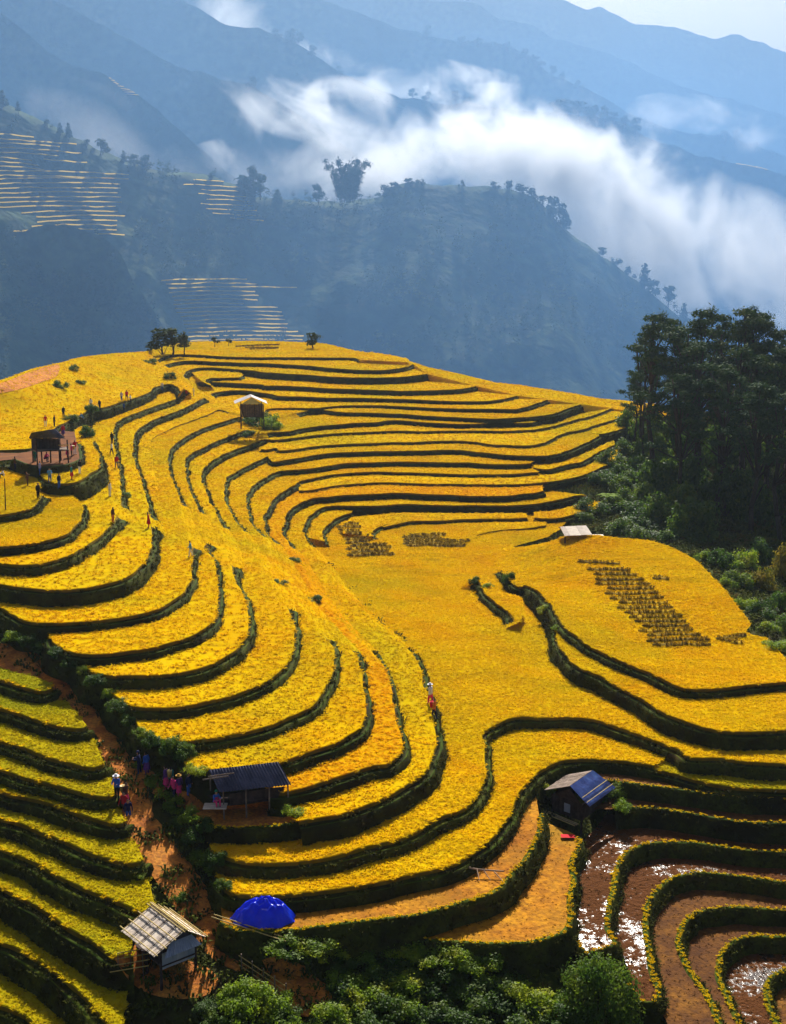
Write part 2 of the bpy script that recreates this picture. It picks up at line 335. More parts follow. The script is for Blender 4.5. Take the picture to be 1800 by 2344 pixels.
line('L3', 'I 572,1175 545,1120 522,1060 530,960 540,860 560,760 578,680 605,612 660,570 740,535 850,516 1000,520 1150,525 1300,550 1450,570 1680,580 1800,584')
line('L4', 'I 835,1535 850,1480 820,1420 790,1320 770,1220 757,1120 760,1020 780,930 810,860 850,800 910,752 1000,730 1100,716 1250,720 1400,735 1550,755 1680,770 1800,780')
line('L5', 'I 1250,1720 1220,1640 1190,1560 1140,1490 1080,1410 1030,1330 990,1240 970,1150 983,1060 1030,1000 1100,957 1200,936 1350,930 1500,940 1680,945 1800,948')
line('L6', 'I 1390,1740 1360,1680 1320,1590 1280,1510 1240,1420 1226,1330 1240,1240 1300,1170 1360,1132 1450,1113 1560,1112 1680,1110 1800,1110')
line('L7', 'I 1625,1740 1600,1680 1560,1600 1537,1520 1532,1450 1560,1382 1620,1346 1680,1330 1800,1310')
line('LL0', 'B -80,975 0,990 80,1012 180,1045 270,1068 325,1052 335,1035')
line('LL1', 'B -80,1155 0,1175 100,1202 250,1252 400,1295 500,1306 555,1300 565,1285')
line('LL2', 'B -80,1360 0,1383 120,1412 250,1457 380,1502 500,1540 600,1551 655,1535 668,1515')
line('LL3', 'C -80,5 0,35 100,68 250,115 400,160 550,197 660,219 725,210 742,185')
line('LL4', 'C -80,145 0,172 100,200 250,240 400,290 550,343 680,383 780,396 800,365')
line('LL5', 'C -80,315 0,348 100,378 250,433 400,493 550,562 700,613 830,647 895,640 915,610')
line('LL6', 'C -80,495 0,540 100,578 250,648 400,732 550,802 700,864 830,922 930,955 1000,930')
line('LL7', 'C -80,750 0,795 100,842 220,912 360,1002 500,1082 620,1152 735,1232 860,1235')
line('LL8', 'C -80,1125 0,1148 80,1168 200,1232 330,1312 450,1402 560,1502 650,1592 720,1682 770,1760')
line('LL9', 'C -80,1520 0,1545 60,1565 160,1615 240,1685 310,1780')
line('N0', 'A -80,760 0,755 100,750 190,742 300,690 345,615 380,592 440,567 510,532 570,495 640,485 700,470 790,442 860,420 950,385 990,352 1040,338 1100,332 1140,350 1162,380')
line('N1', 'A 262,905 300,947 380,968 480,958 570,910 628,865 632,800 600,730 590,690')
line('PL', 'A 100,815 180,848 250,868 330,863 440,848 505,815 508,770 500,720')
line('T1', 'n 340,822~ T 160,297 240,262 290,237 400,216 560,212 750,220 1000,238 1200,245 D 0,160 200,160 400,162 600,165 632,178')
line('T2', 'n 360,838~ T 290,337 380,316 480,296 650,290 850,300 1100,310 1400,320 D 0,198 150,205 300,215 450,230 600,240 740,243 850,235 940,218 970,203')
line('T3', 'n 412,885~ 415,865~ T 530,445 560,415 620,391 700,376 850,372 1000,378 1200,395 1400,410 D 0,255 150,265 300,272 450,285 600,290 750,290 900,285 1000,275 1065,266')
line('T3b', 'T 770,548~ 790,520 850,500 950,497 1050,493 1200,489 1235,462')
def chain(*names): return [p for n in names for p in L[n]]

def smooth_px(pts):
    """Catmull-Rom through the traced points"""
    n = len(pts); P = np.array(pts, float); out = []
    for i in range(n - 1):
        p0, p1, p2, p3 = P[max(i - 1, 0)], P[i], P[i + 1], P[min(i + 2, n - 1)]
        k = max(2, int(np.hypot(*(p2 - p1)[:2]) / 3.5))
        for j in range(k):
            t = j / k
            # centripetal-like damping: tangents limited so that uneven points do not overshoot
            m1 = (p2 - p0) * 0.5; m2 = (p3 - p1) * 0.5
            d = np.hypot(*(p2 - p1)[:2])
            for m in (m1, m2):
                l = np.hypot(*m[:2])
                if l > d: m *= d / l
            h = (2*t**3 - 3*t**2 + 1) * p1 + (t**3 - 2*t**2 + t) * m1 + (-2*t**3 + 3*t**2) * p2 + (t**3 - t**2) * m2
            out.append(h)
    out.append(P[-1])
    return np.array(out)

def to_world(pts, z0, z1=None):
    q = smooth_px(pts)
    z1 = z0 if z1 is None else z1
    s = np.concatenate([[0], np.cumsum(np.hypot(*np.diff(q[:, :2], axis=0).T))]); s /= s[-1]
    if isinstance(z1, list): zt = np.interp(s, *zip(*z1))            # [(share of the line, height) ...]
    else: zt = z0 + (z1 - z0) * s
    W = np.array([[*atz(u, v, z)] for (u, v, _), z in zip(q, zt)])
    # even spacing in the world
    d = np.concatenate([[0], np.cumsum(np.hypot(*np.diff(W[:, :2], axis=0).T))])
    far = np.median(np.hypot(W[:, 0], W[:, 1]))
    n = max(8, int(d[-1] / (0.55 if far < 135 else 0.9)))
    g = np.linspace(0, d[-1], n)
    W2 = np.stack([np.interp(g, d, W[:, i]) for i in range(3)], 1)
    sf = np.interp(g, d, q[:, 2])
    # small hand-made wobble of the bund
    for i in range(n):
        w = noise.noise(Vector((W2[i, 0] * 0.35, W2[i, 1] * 0.35, 3.1))) * 0.22
        W2[i, 0] += w; W2[i, 1] += noise.noise(Vector((W2[i, 0] * 0.35, W2[i, 1] * 0.35, 9.7))) * 0.22
    return W2, np.clip(sf, 0, 1)

BASE_PTS = []
TERR = []          # (name, world polygon 2d, z) to look heights up
hill = None
TERR_OBJS = []

def idw(P, Z, q, p=2.5):
    d = np.hypot(P[:, 0][None] - q[:, 0][:, None], P[:, 1][None] - q[:, 1][:, None]) + 1e-3
    w = d ** -p
    return (w * Z[None]).sum(1) / w.sum(1)
def inside(poly, q):
    x, y = q[:, 0], q[:, 1]; c = np.zeros(len(q), bool); n = len(poly); j = n - 1
    for i in range(n):
        xi, yi = poly[i]; xj, yj = poly[j]
        if yi != yj:
            c ^= ((yi > y) != (yj > y)) & (x < (xj - xi) * (y - yi) / (yj - yi) + xi)
        j = i
    return c
def fbm(x, y, s, o=3, seed=0.0): return noise.fractal(Vector((x * s, y * s, seed)), 1.0, 2.0, o)

PROF_RICE = [(0.0, 0.0, 0), (0.05, -0.06, 0), (0.08, -0.28, 3), (0.14, -0.40, 2), (0.34, -0.37, 2), (0.46, -0.38, 1), (0.60, -0.85, 2), (0.80, -1.4, 2), (1.05, -2.3, 2)]
PROF_STUB = [(0.0, 0.0, 1), (0.10, 0.10, 1), (0.34, 0.08, 1), (0.48, -0.20, 2), (0.72, -0.9, 2), (1.0, -2.0, 2), (1.1, -2.4, 2)]

def cdt_surface(poly, zfun, step, amp):
    """triangles filling the polygon with jittered interior points"""
    bx0, by0 = poly.min(0); bx1, by1 = poly.max(0)
    gx, gy = np.meshgrid(np.arange(bx0, bx1, step), np.arange(by0, by1, step))
    q = np.stack([gx.ravel(), gy.ravel()], 1)
    q += np.random.RandomState(3).uniform(-0.3, 0.3, q.shape) * step
    q = q[inside(poly, q)] if len(q) else q
    if len(q):
        d = np.min(np.hypot(q[:, 0][:, None] - poly[:, 0][None, ::2], q[:, 1][:, None] - poly[:, 1][None, ::2]), 1)
        q = q[d > 0.35 * step]
    V = [Vector(p) for p in poly] + [Vector(p) for p in q]
    r = geometry.delaunay_2d_cdt(V, [], [list(range(len(poly)))], 1, 1e-4)
    v2, f = r[0], r[2]
    P2 = np.array([[v.x, v.y] for v in v2])
    Z = zfun(P2)
    Z = Z + np.array([amp * fbm(a, b, 0.22, 3, 1.7) for a, b in P2])
    return np.column_stack([P2, Z]), [tuple(t) for t in f if len(t) == 3]

def terrace(front, z, back=None, kind='gold', d=0.9, z1=None, backz=None, field=None, prof=None, name='rice_terrace', label=None, off=1.0, amp=0.05, bank=True, base=True):
    """one level field: canopy surface + its grassy bank.  front: traced edge, downhill on its right"""
    W, soft = to_world(front, z, z1)
    for _ in range(10): soft[1:-1] = np.maximum(soft[1:-1] * 0.999, (soft[:-2] + soft[1:-1] * 2 + soft[2:]) / 4)
    far = np.median(np.hypot(W[:, 0], W[:, 1]))
    if back is None: B = np.zeros((0, 3))
    elif isinstance(back, np.ndarray): B = back
    else:
        if backz is None: B, _ = to_world(back, z if z1 is None else z1, z) if not isinstance(z1, list) else to_world(back, z, z)
        else:
            q = smooth_px([(p[0], p[1], zz) for p, zz in zip(back, backz)]) if len(backz) == len(back) else None
            B = np.array([[*atz(u, v, zz)] for u, v, zz in q])
    poly3 = np.vstack([W, B]) if len(B) else W
    poly = poly3[:, :2]
    flat = z1 is None and backz is None
    if flat: zf = lambda P: np.full(len(P), z)
    else:
        cp, cz = poly3[::2, :2], poly3[::2, 2]
        zf = lambda P: idw(cp, cz, P)
    V, F = cdt_surface(poly, zf, 0.9 if far < 135 else 1.6, amp)
    V, F = list(map(tuple, V)), F
    m = M_RICE[kind] if kind in M_RICE else MATS[kind]
    me = mesh_of(name, V, F, [m], True)
    bm = bmesh.new(); bm.from_mesh(me); bmesh.ops.recalc_face_normals(bm, faces=bm.faces)
    if sum(f.normal.z for f in bm.faces) < 0: bmesh.ops.reverse_faces(bm, faces=bm.faces)
    bm.to_mesh(me); bm.free()
    o = put(name, me)
    if label: o['label'] = label
    TERR.append((poly, zf, kind)); TERR_OBJS.append((o, kind, far))
    # ---- bank
    if bank:
        T = np.gradient(W[:, :2], axis=0); T /= np.hypot(T[:, 0], T[:, 1])[:, None] + 1e-9
        for _ in range(3): T[1:-1] = (T[:-2] + T[1:-1] + T[2:]) / 3
        Nn = np.column_stack([T[:, 1], -T[:, 0]])
        pr = prof or (PROF_RICE if kind in ('gold', 'orange', 'lime') else PROF_STUB)
        vs, fs, mi = [], [], []
        n = len(W)
        for r, (o_, dz, mm) in enumerate(pr):
            for i in range(n):
                s = soft[i]; q_ = r / (len(pr) - 1)
                j = 1 + (0.2 if r < 3 else 0.3) * noise.noise(Vector((W[i, 0] * 0.5, W[i, 1] * 0.5, r * 0.9)))
                dzh = dz * (1 + 0.10 * noise.noise(Vector((W[i, 0] * 0.7, W[i, 1] * 0.7, r * 2.3 + 5)))) * (1 if dz > -2 else max(1.0, (d + 0.6) / 2.0))
                o2 = (o_ * off * j) * (1 - s) + 2.6 * q_ * s
                x, y = W[i, :2] + Nn[i] * o2
                zz = W[i, 2] + amp * fbm(W[i, 0], W[i, 1], 0.22, 3, 1.7) + dzh * (1 - s) - (d + 0.45) * q_ * s
                vs.append((x, y, zz))
        for r in range(len(pr) - 1):
            mm = pr[r + 1][2]
            for i in range(n - 1):
                a = r * n + i
                fs.append((a, a + n, a + n + 1, a + 1))
                mi.append(0 if soft[i] > 0.5 else mm)
        b = put('bank', mesh_of('bank', vs, fs, [m, M_BUND, M_BANK, M_STALK_SHADE], True, mi), o)
        TERR_OBJS.append((b, 'bank', far))
    if base:
        k = max(1, int(4.0 / 0.55)) if far < 135 else 5
        for i in range(0, len(W), k):
            BASE_PTS.append((W[i, 0], W[i, 1], W[i, 2] - (0.25 if soft[i] > 0.5 else d) - 0.55))
    return o, W

def P_(s, z): return to_world(px(s), z)[0]
ZL = dict(E3=22.4, E4=21.4, k2=20.75, E5=20.0, E6=19.2, E7=18.4, c3=17.9, E8=17.4, E9=16.6, E10=15.8, c7=15.3, E11=14.9, E12=14.0, E13=12.6,
          E14=11.7, E14b=11.45, E15=10.7, E16=9.5, S2=13.95, S1=14.8, L1=10.75, L2=9.8, L3=8.55, L4=7.65, L5=6.75, L6=5.85, L7=4.95)
C3 = chain('E3', 'i3', 'N2', 'i3b', 'T4'); C4 = chain('E4', 'i4', 'k1', 'i4b', 'T5'); C5 = chain('E5', 'i5', 'k3', 'i5b', 'T7')
C6 = chain('E6', 'i6', 'k4', 'i6b', 'c1'); C7 = chain('E7', 'i7', 'k5', 'c2'); C8 = chain('E8', 'i8', 'k6', 'c4'); C9 = chain('E9', 'i9', 'c5')
C10 = chain('E10', 'i10', 'c6'); C11 = chain('E11', 'i11', 'c8'); C12 = chain('E12', 'i12', 'c9'); C13 = chain('E13', 'W1a', 'W1b')
rev = lambda p: list(reversed(p))
for a, b in ((C6, C5), (C7, C6), (C8, C7), (C9, C8), (C10, C9), (C13, C12)):      # the tips on the gully side are banked too
    if a is C13: a.insert(0, (470, 1890, 0.0))
    elif a is C6: a.insert(0, (60, 1412, 0.0))
    else: a.insert(0, b[1] if b is not C5 else b[0])

# --- upper left: hut hill
SKYL = px('n 349,806~ A 960,118 900,125 700,140 500,165 390,195 300,215 190,240 60,290 -80,330')
leftslope = terrace(chain('N0'), 26.2, back=px('n 425,884 402,852 372,835 350,820') + SKYL, z1=23.7, d=1.1,
        backz=[23.8, 24.2, 24.8, 25.4] + [26.2, 26.6, 26.9, 27.4, 27.9, 28.2, 28.4, 28.6, 28.8, 29.0],
        label='broad golden rice slope above the upper left hut')
terrace(chain('PL'), 25.25, back=px('A 480,640 380,640 190,765 -80,775 -80,830 30,820'), kind='trampled_yard', prof=PROF_STUB, d=0.8, name='yard', label='bare earth yard under the upper left hut')
terrace(chain('N1'), 24.55, back=px('A 590,620 540,600 480,640 505,740 500,800 430,845 330,855 250,862'), d=0.9)
terrace(chain('E1'), 24.1, back=px('A 265,965 250,920 150,880 -80,860'), d=0.9)
terrace(chain('E2'), 23.25, back=px('A 440,1030 340,990 280,972 262,1000') + rev(chain('E1')), d=0.9)
terrace(C3, ZL['E3'], back=px('n 418,878~ 440,862~') + [] if False else rev(chain('T3'))[:-2] + rev(chain('N0'))[:10] + px('A 600,510 602,575 595,640') + rev(chain('N1')) + px('A 275,965 340,990 440,1030 500,1080') + rev(chain('E2')), d=1.0)
# --- upper bowl
terrace(chain('T1'), 25.4, back=px('n 940,829~ D 930,170 850,155 600,120 400,75 200,63 0,58 A 1500,58 1230,64 1100,80 960,118 n 346,806'), d=0.8, label='long flat golden terrace along the top of the hill')
terrace(chain('T2'), 24.7, back=rev(chain('T1')), d=0.7)
terrace(chain('T3'), 23.8, back=rev(chain('T2')), d=0.9)
terrace(chain('T3b'), 23.1, back=px('T 1230,420 1000,400 700,390 620,420 700,500'), d=0.7, base=False)
terrace(C4, ZL['E4'], back=rev(C3), d=1.1)
terrace(chain('k2', 'i2b', 'T6'), 20.15, z1=20.85, back=rev(chain('k1', 'i4b', 'T5')), d=0.7)
terrace(C5, ZL['E5'], back=rev(C4), d=0.8)
terrace(C6, ZL['E6'], back=rev(C5), d=0.8)
terrace(C7, ZL['E7'], back=rev(C6), d=0.8)
terrace(chain('c3'), ZL['c3'], back=rev(chain('c2')), d=0.6)
terrace(chain('c3b'), 17.5, back=px('R 1560,310 1400,320 1200,380 1050,430'), d=0.9)
terrace(C8, ZL['E8'], back=rev(C7), d=0.9)
terrace(C9, ZL['E9'], back=rev(C8), d=0.9)
terrace(chain('c5b'), 16.1, back=px('R 1290,560 1150,620 1000,700 850,750 700,790 550,830 420,850 320,860'), d=0.8)
terrace(C10, ZL['E10'], back=rev(C9), d=0.9)
terrace(chain('c7'), ZL['c7'], back=rev(chain('c5b')) + px('R 300,900 150,920 Q 1680,850 900,845 300,830 P 1680,655 1200,680 800,750 690,800 700,850'), d=0.6)
terrace(C11, ZL['E11'], back=rev(C10), d=0.9, kind='orange')
terrace(C12, ZL['E12'], back=rev(C11), d=1.3)
terrace(chain('c9b'), 13.35, back=px('P 1400,1130 1200,1115 1050,1120 960,1160 880,1220 820,1290 790,1380 780,1500'), d=0.5)
terrace(chain('c10'), 13.1, back=px('R 240,1440 Q 1680,1370 900,1370 300,1370 D 650,1180 560,1200 520,1290'), d=0.5, base=False)
terrace(chain('c10b'), 13.3, back=px('R 1100,1310 1000,1300 900,1320 700,1380 500,1420 330,1430'), d=0.6)
terrace(chain('c11'), 12.85, back=px('R 470,1530 300,1545 R 0,1560 D 1500,1230 1380,1280'), d=0.4, base=False)
saddle_back = px('n 2200,1560 1830,1600 1700,1640 1560,1590 1440,1530 1330,1450 1260,1380 1230,1320 1180,1290 1150,1262 1260,1225 1290,1190 1180,1178 1040,1172 900,1172') + rev(chain('i12', 'c9'))[-12:] + rev(chain('E12'))
terrace(C13, ZL['E13'], back=saddle_back, d=0.9, amp=0.16, label='wide golden field sweeping from the bowl floor to the middle of the hill')
# --- right spur
SPUR_B = px('n 2190,1640 H 1800,920 1690,865 1560,742 1425,692 1452,640 1380,540 1250,380 1100,232 950,152 800,106 600,86 470,70 250,78 170,112 0,150 n 1160,1255')
terrace(chain('S1'), ZL['S1'], back=SPUR_B, backz=[12.5, 14.2, 14.2, 14.3, 14.5, 14.5, 14.8, 15.2, 15.6, 15.9, 16.1, 16.2, 16.2, 15.6, 15.0, 13.9, 13.0], d=0.85, z1=[(0, 13.0), (0.05, 13.4), (0.12, 14.5), (0.2, 14.8), (1, 14.6)], amp=0.12,
        label='rounded golden field on the right spur with dark cut rows')
terrace(chain('S0'), 13.5, back=px('E 1680,560 1660,470 1560,440 1480,400 1400,340'), d=0.7, base=False)
terrace(chain('S2'), ZL['S2'], back=rev(chain('S1'))[:-6], d=1.35)
# --- lower middle
terrace(chain('E14a', 'E14c'), ZL['E14'], back=rev(chain('E13', 'W1a')), d=1.0, kind='gold')
terrace(chain('E14b'), ZL['E14b'], back=rev(chain('W1b')) + px('H 1000,1465 920,1490 850,1530'), d=0.8, kind='lime')
terrace(chain('E15'), ZL['E15'], back=rev(chain('E14a')), d=1.3, kind='stubble', name='stubble_terrace', label='orange cut stubble terrace beside the blue tarp mound')
terrace(chain('E16'), ZL['E16'], back=px('I 350,480 300,450 190,410 110,370') + rev(chain('E15'))[:12] + px('F 1000,1080'), d=1.2, kind='stubble', name='stubble_terrace', label='orange stubble field below the hut with the blue roof')
terrace(px('n 440,1855 455,1878 478,1889 536,1896 600,1893 664,1886 700,1878'), 13.45, back=px('n 720,1850 690,1815 640,1780 540,1768 450,1775 430,1815'), d=1.0, kind='red_soil', prof=PROF_STUB, name='yard', label='bare earth yard below the long grey roofed shelter')
terrace(chain('L1'), ZL['L1'], back=rev(chain('E14c', 'E14b')), d=0.9, kind='mud', name='stubble_terrace')
terrace(chain('L2'), ZL['L2'], back=rev(chain('L1')) + px('I 420,180 430,300'), d=1.2, kind='mud', name='stubble_terrace')
def water_mat():
    m = bpy.data.materials.new('muddy_water'); m.use_nodes = True; nt = m.node_tree; b = nt.nodes['Principled BSDF']
    pos = N(nt, 'ShaderNodeNewGeometry').outputs['Position']
    clod = noise_node(nt, pos, 2.4, 5, 0.65); big = noise_node(nt, pos, 0.22, 2)
    f = math_n(nt, 'ADD', clod, maprange(nt, big, 0.3, 0.7, -0.16, 0.16))
    wet = maprange(nt, f, 0.365, 0.42, 1.0, 0.0)
    c = mixc(nt, wet, (0.10, 0.036, 0.010), (0.022, 0.012, 0.008))
    nt.links.new(c, b.inputs['Base Color'])
    nt.links.new(maprange(nt, wet, 0, 1, 0.85, 0.14), b.inputs['Roughness'])
    nt.links.new(maprange(nt, wet, 0, 1, 0.03, 0.5), b.inputs['Specular IOR Level'])
    rip = noise_node(nt, pos, 5.0, 3, 0.6)
    h = math_n(nt, 'ADD', math_n(nt, 'MULTIPLY', rip, 0.06), math_n(nt, 'MULTIPLY', maprange(nt, f, 0.46, 0.7, 0.0, 1.0), 0.25))
    bn = N(nt, 'ShaderNodeBump'); bn.inputs['Strength'].default_value = 0.8; bn.inputs['Distance'].default_value = 0.6
    nt.links.new(h, bn.inputs['Height']); nt.links.new(bn.outputs[0], b.inputs['Normal'])
    MATS['muddy_water'] = m
water_mat()
terrace(px('I 338,1130 365,1190 405,1222 480,1208') + chain('L3'), ZL['L3'], back=rev(chain('L2')) + px('I 480,400 390,500 360,600 345,720 335,850 340,1000'), d=0.9, kind='muddy_water', name='flooded_terrace', label='glittering flooded paddy strip nearest the round bush', amp=0.02)
terrace(px('I 700,1450 722,1520 780,1545') + chain('L4'), ZL['L4'], back=rev(chain('L3')) + px('I 605,1180 640,1260'), d=0.9, kind='muddy_water', name='flooded_terrace', label='second glittering flooded paddy from the blue roofed hut', amp=0.02)
terrace(chain('L5'), ZL['L5'], back=rev(chain('L4')) + px('I 850,1560 900,1640 940,1740'), d=0.9, kind='mud', name='stubble_terrace')
terrace(chain('L6'), ZL['L6'], back=rev(chain('L5')), d=0.9, kind='mud', name='stubble_terrace')
terrace(chain('L7'), ZL['L7'], back=rev(chain('L6')), d=0.9, kind='muddy_water', name='flooded_terrace', label='small flooded paddy in the lower right corner', amp=0.02)
terrace(px('I 1900,1740 1900,1280'), 4.1, back=rev(chain('L7')), d=0.9, kind='mud', name='stubble_terrace', bank=False)
# --- lower left
zz = 17.0
prev = px('B 340,1025 280,1000 150,962 0,922 -80,905')
for i, dd in enumerate([0.9, 0.9, 0.85, 0.85, 0.95, 1.0, 1.2, 1.6, 1.6, 1.6]):
    f = chain('LL%d' % i)
    terrace(f, zz, back=prev, d=dd, kind='lime', off=1.25, prof=[(0, 0, 0), (0.05, -0.06, 0), (0.08, -0.30, 3), (0.14, -0.42, 2), (0.34, -0.38, 2), (0.46, -0.40, 1), (0.6, -0.9, 2), (0.8, -1.5, 2), (1.1, -2.8, 2)])
    prev = rev(f); zz -= dd
# --- shoulder: golden slope running out to the right skyline
ends = px('n 815,812 825,824 946,833 979,856 1089,883 1184,905 1253,914 1328,925 1400,934 1446,944 1480,960')
ez = [25.6, 25.4, 24.7, 23.8, 22.4, 21.4, 20.85, 20.0, 18.4, 17.9, 17.4]
skyr = px('n 1560,940 1500,925 1432,917 1378,913 1271,894 1200,883 1136,876 1064,858 978,840 945,829 903,814 850,806')
sz = [16.4, 17.2, 18.2, 18.8, 20.6, 21.6, 22.4, 23.3, 24.4, 24.8, 25.2, 25.4]
def field(pts, zs, kind, label=None, name='rice_slope', amp=0.06):
    W = np.array([[*atz(p[0], p[1], z)] for p, z in zip(pts, zs)])
    # densify
    out = []
    for i in range(len(W)):
        a, b = W[i], W[(i + 1) % len(W)]; n = max(1, int(np.hypot(*(b - a)[:2]) / 2))
        out += [a + (b - a) * j / n for j in range(n)]
    W = np.array(out); zf = lambda P: idw(W[:, :2], W[:, 2], P)
    V, F = cdt_surface(W[:, :2], zf, 1.6, amp)
    n0 = len(V); V = [tuple(v) for v in V]
    # closed skirt
    k = len(W); base = len(V)
    for (x, y, z) in W: V.append((x, y, z - 0.02))
    for (x, y, z) in W: V.append((x, y, z - 2.5))
    F = list(F) + [(base + i, base + (i + 1) % k, base + k + (i + 1) % k, base + k + i) for i in range(k)]
    m = M_RICE[kind] if kind in M_RICE else MATS[kind]
    me = mesh_of(name, V, F, [m], True)
    o = put(name, me)
    if label: o['label'] = label
    TERR.append((W[:, :2], zf, kind)); TERR_OBJS.append((o, kind, 200))
    for (x, y, z) in W[::3]: BASE_PTS.append((x, y, z - 1.2))
    return o
field(ends + skyr, ez + sz, 'gold', 'golden slope running down along the right skyline of the hill')

# ------------------------------------------------------------------ ground under and between the fields
CTRL = """0,1500,17.3 54,1514,17.2 107,1539,16.9 143,1571,16.5 171,1611,16 200,1646,15.6 232,1689,15.1 257,1736,14.6 271,1773,14.3 293,1815,13.8 311,1862,13.3 329,1905,12.8
357,1951,12.2 404,2008,11.49 446,2051,10.81 475,2094,10.24 500,2137,9.76 529,2180,9.29 600,2219,8.72 654,2251,8.27 689,2273,8.13 736,2290,8 320,2201,9.8 360,2240,9.5
450,2240,9.4 300,2290,8.6 500,2344,8.2 400,2344,7.8 -80,1480,17.8 800,2165,8.9 1000,2185,8.6 1200,2200,8.3 1330,2205,8 620,2150,9.1 700,2180,8.5 560,2130,9.5
480,2060,9.9 700,2250,8.2 800,2300,7.8 900,2300,7.2 1100,2330,6.8 1300,2330,6.7 1200,2270,7.4 1000,2260,7.6 1480,2344,6.6 1520,2330,6.6 1400,2280,7.2 800,2344,7.4
120,1500,17.2 180,1560,16.4 240,1620,15.7 300,1700,15 330,1760,14.4 400,1840,13.6 380,1780,14.3 420,1900,12.9 450,1960,12.2 470,2000,11.6 60,1470,18.2 0,1440,19
1390,950,16 1480,1000,14.8 1480,1080,13.4 1470,1140,12.3 1400,1180,12.2 1600,960,15.5 1700,950,15 1800,960,14.5 1600,1080,12.5 1750,1080,12 1900,1000,13.5 1500,1210,11.5
1620,1240,11 1700,1300,10.6 1780,1360,10.6 1850,1300,9.5 1760,1450,12 1830,1520,12.6 1900,1450,10.5 2000,1300,8 1300,1860,9 1340,1880,8.8 1250,1850,9 1380,1860,9
-200,1000,26 -250,900,28.5 -300,1300,22.5 -300,1500,17.6 -200,1700,14.8 -200,1900,11.6 -200,2100,8.6 -150,2344,6.1 -400,1100,24.5 2000,1600,11.5 2000,1800,9.5 2000,2000,6
2000,2344,3 -250,2600,3.6 400,2600,4 900,2600,4.5 1400,2600,4 2000,2600,1.5""".split()
for c in CTRL:
    u, v, z = map(float, c.split(',')); p = atz(u, v, z); BASE_PTS.append((p.x, p.y, p.z - 0.05))
# the hill falls away behind its skyline
for u, v, z in ((-250, 850, 29), (0, 872, 28.6), (143, 828, 27.9), (250, 810, 26.8), (340, 800, 25.9), (440, 783, 25), (600, 781, 25), (743, 787, 25), (903, 815, 24.4), (1064, 858, 22.6), (1200, 883, 21), (1378, 913, 18.2), (1500, 925, 16.5)):
    p = atz(u, v, z); h = Vector((p.x, p.y)).normalized()
    for dd, dz in ((5, 3.0), (18, 10), (40, 24), (75, 48)):
        BASE_PTS.append((p.x + h.x * dd, p.y + h.y * dd, z - dz))
for x, y, z in ((120, 260, 0), (140, 200, 0), (130, 140, 2), (110, 90, 2), (-130, 120, 10), (-150, 200, 18), (-140, 300, -5), (0, 420, -45), (120, 340, -40), (-120, 420, -50), (0, 30, 0), (-80, 30, -4), (80, 30, 0), (180, 330, -50)):
    BASE_PTS.append((x, y, z))
BP = np.array(BASE_PTS)
# thin plate spline with smoothing
_c = BP[:, :2] / 50.0
def _U(r2): return np.where(r2 > 1e-12, 0.5 * r2 * np.log(r2 + 1e-12), 0.0)
_n = len(BP)
_K = _U(((_c[:, None] - _c[None]) ** 2).sum(2)) + np.eye(_n) * 0.004
_Pm = np.column_stack([np.ones(_n), _c])
_A = np.zeros((_n + 3, _n + 3)); _A[:_n, :_n] = _K; _A[:_n, _n:] = _Pm; _A[_n:, :_n] = _Pm.T
_w = np.linalg.solve(_A, np.concatenate([BP[:, 2], np.zeros(3)]))
def base_z(Q):
    Q = np.atleast_2d(np.asarray(Q, float))[:, :2] / 50.0
    r = np.empty(len(Q))
    for i in range(0, len(Q), 4000):
        q = Q[i:i + 4000]
        r[i:i + 4000] = _U(((q[:, None] - _c[None]) ** 2).sum(2)) @ _w[:_n] + _w[_n] + q @ _w[_n + 1:]
    return r
gx = np.arange(-170, 190.1, 2.0); gy = np.arange(30, 430.1, 2.0)
GX, GY = np.meshgrid(gx, gy); Q = np.column_stack([GX.ravel(), GY.ravel()])
Zb = base_z(Q)
OPEN = np.ones(len(Q))
# keep it under every field
for poly, zf, kind in TERR:
    x0, y0 = poly.min(0) - 2.5; x1, y1 = poly.max(0) + 2.5
    near = np.where((Q[:, 0] > x0) & (Q[:, 0] < x1) & (Q[:, 1] > y0) & (Q[:, 1] < y1))[0]
    if not len(near): continue
    ins = inside(poly, Q[near])
    k = near[ins]
    if len(k): Zb[k] = np.minimum(Zb[k], zf(Q[k]) - 0.6); OPEN[k] = 0.0
_y = Q[:, 1]; Zb = np.where(_y > 325, np.minimum(Zb, 21.5 - (_y - 325) * 0.45), np.where((_y > 300) & (OPEN > 0.5), np.minimum(Zb, 23.0), Zb))
Zb += np.array([0.10 * fbm(x, y, 0.15, 3, 4.0) for x, y in Q])
nx, ny = len(gx), len(gy)
idx = np.arange(nx * ny).reshape(ny, nx)
quads = np.stack([idx[:-1, :-1], idx[:-1, 1:], idx[1:, 1:], idx[1:, :-1]], -1).reshape(-1, 4)
hill = put('hillside', soup('hillside', np.column_stack([Q, Zb]), quads, M_GRASS, True), kind='structure')
_at = hill.data.attributes.new('open', 'FLOAT', 'POINT'); _at.data.foreach_set('value', OPEN.astype(np.float32))
for o, k, f in TERR_OBJS:
    if o.parent is None: o.parent = hill
TERR_OBJS.append((hill, 'ground', 120))
ZG = Zb.reshape(ny, nx)
def hill_z(x, y):
    i = (x - gx[0]) / 2.0; j = (y - gy[0]) / 2.0
    i = min(max(i, 0), nx - 1.001); j = min(max(j, 0), ny - 1.001); a, b = int(i), int(j); fx, fy = i - a, j - b
    return (ZG[b, a] * (1 - fx) + ZG[b, a + 1] * fx) * (1 - fy) + (ZG[b + 1, a] * (1 - fx) + ZG[b + 1, a + 1] * fx) * fy
_bv, _bf = [], []
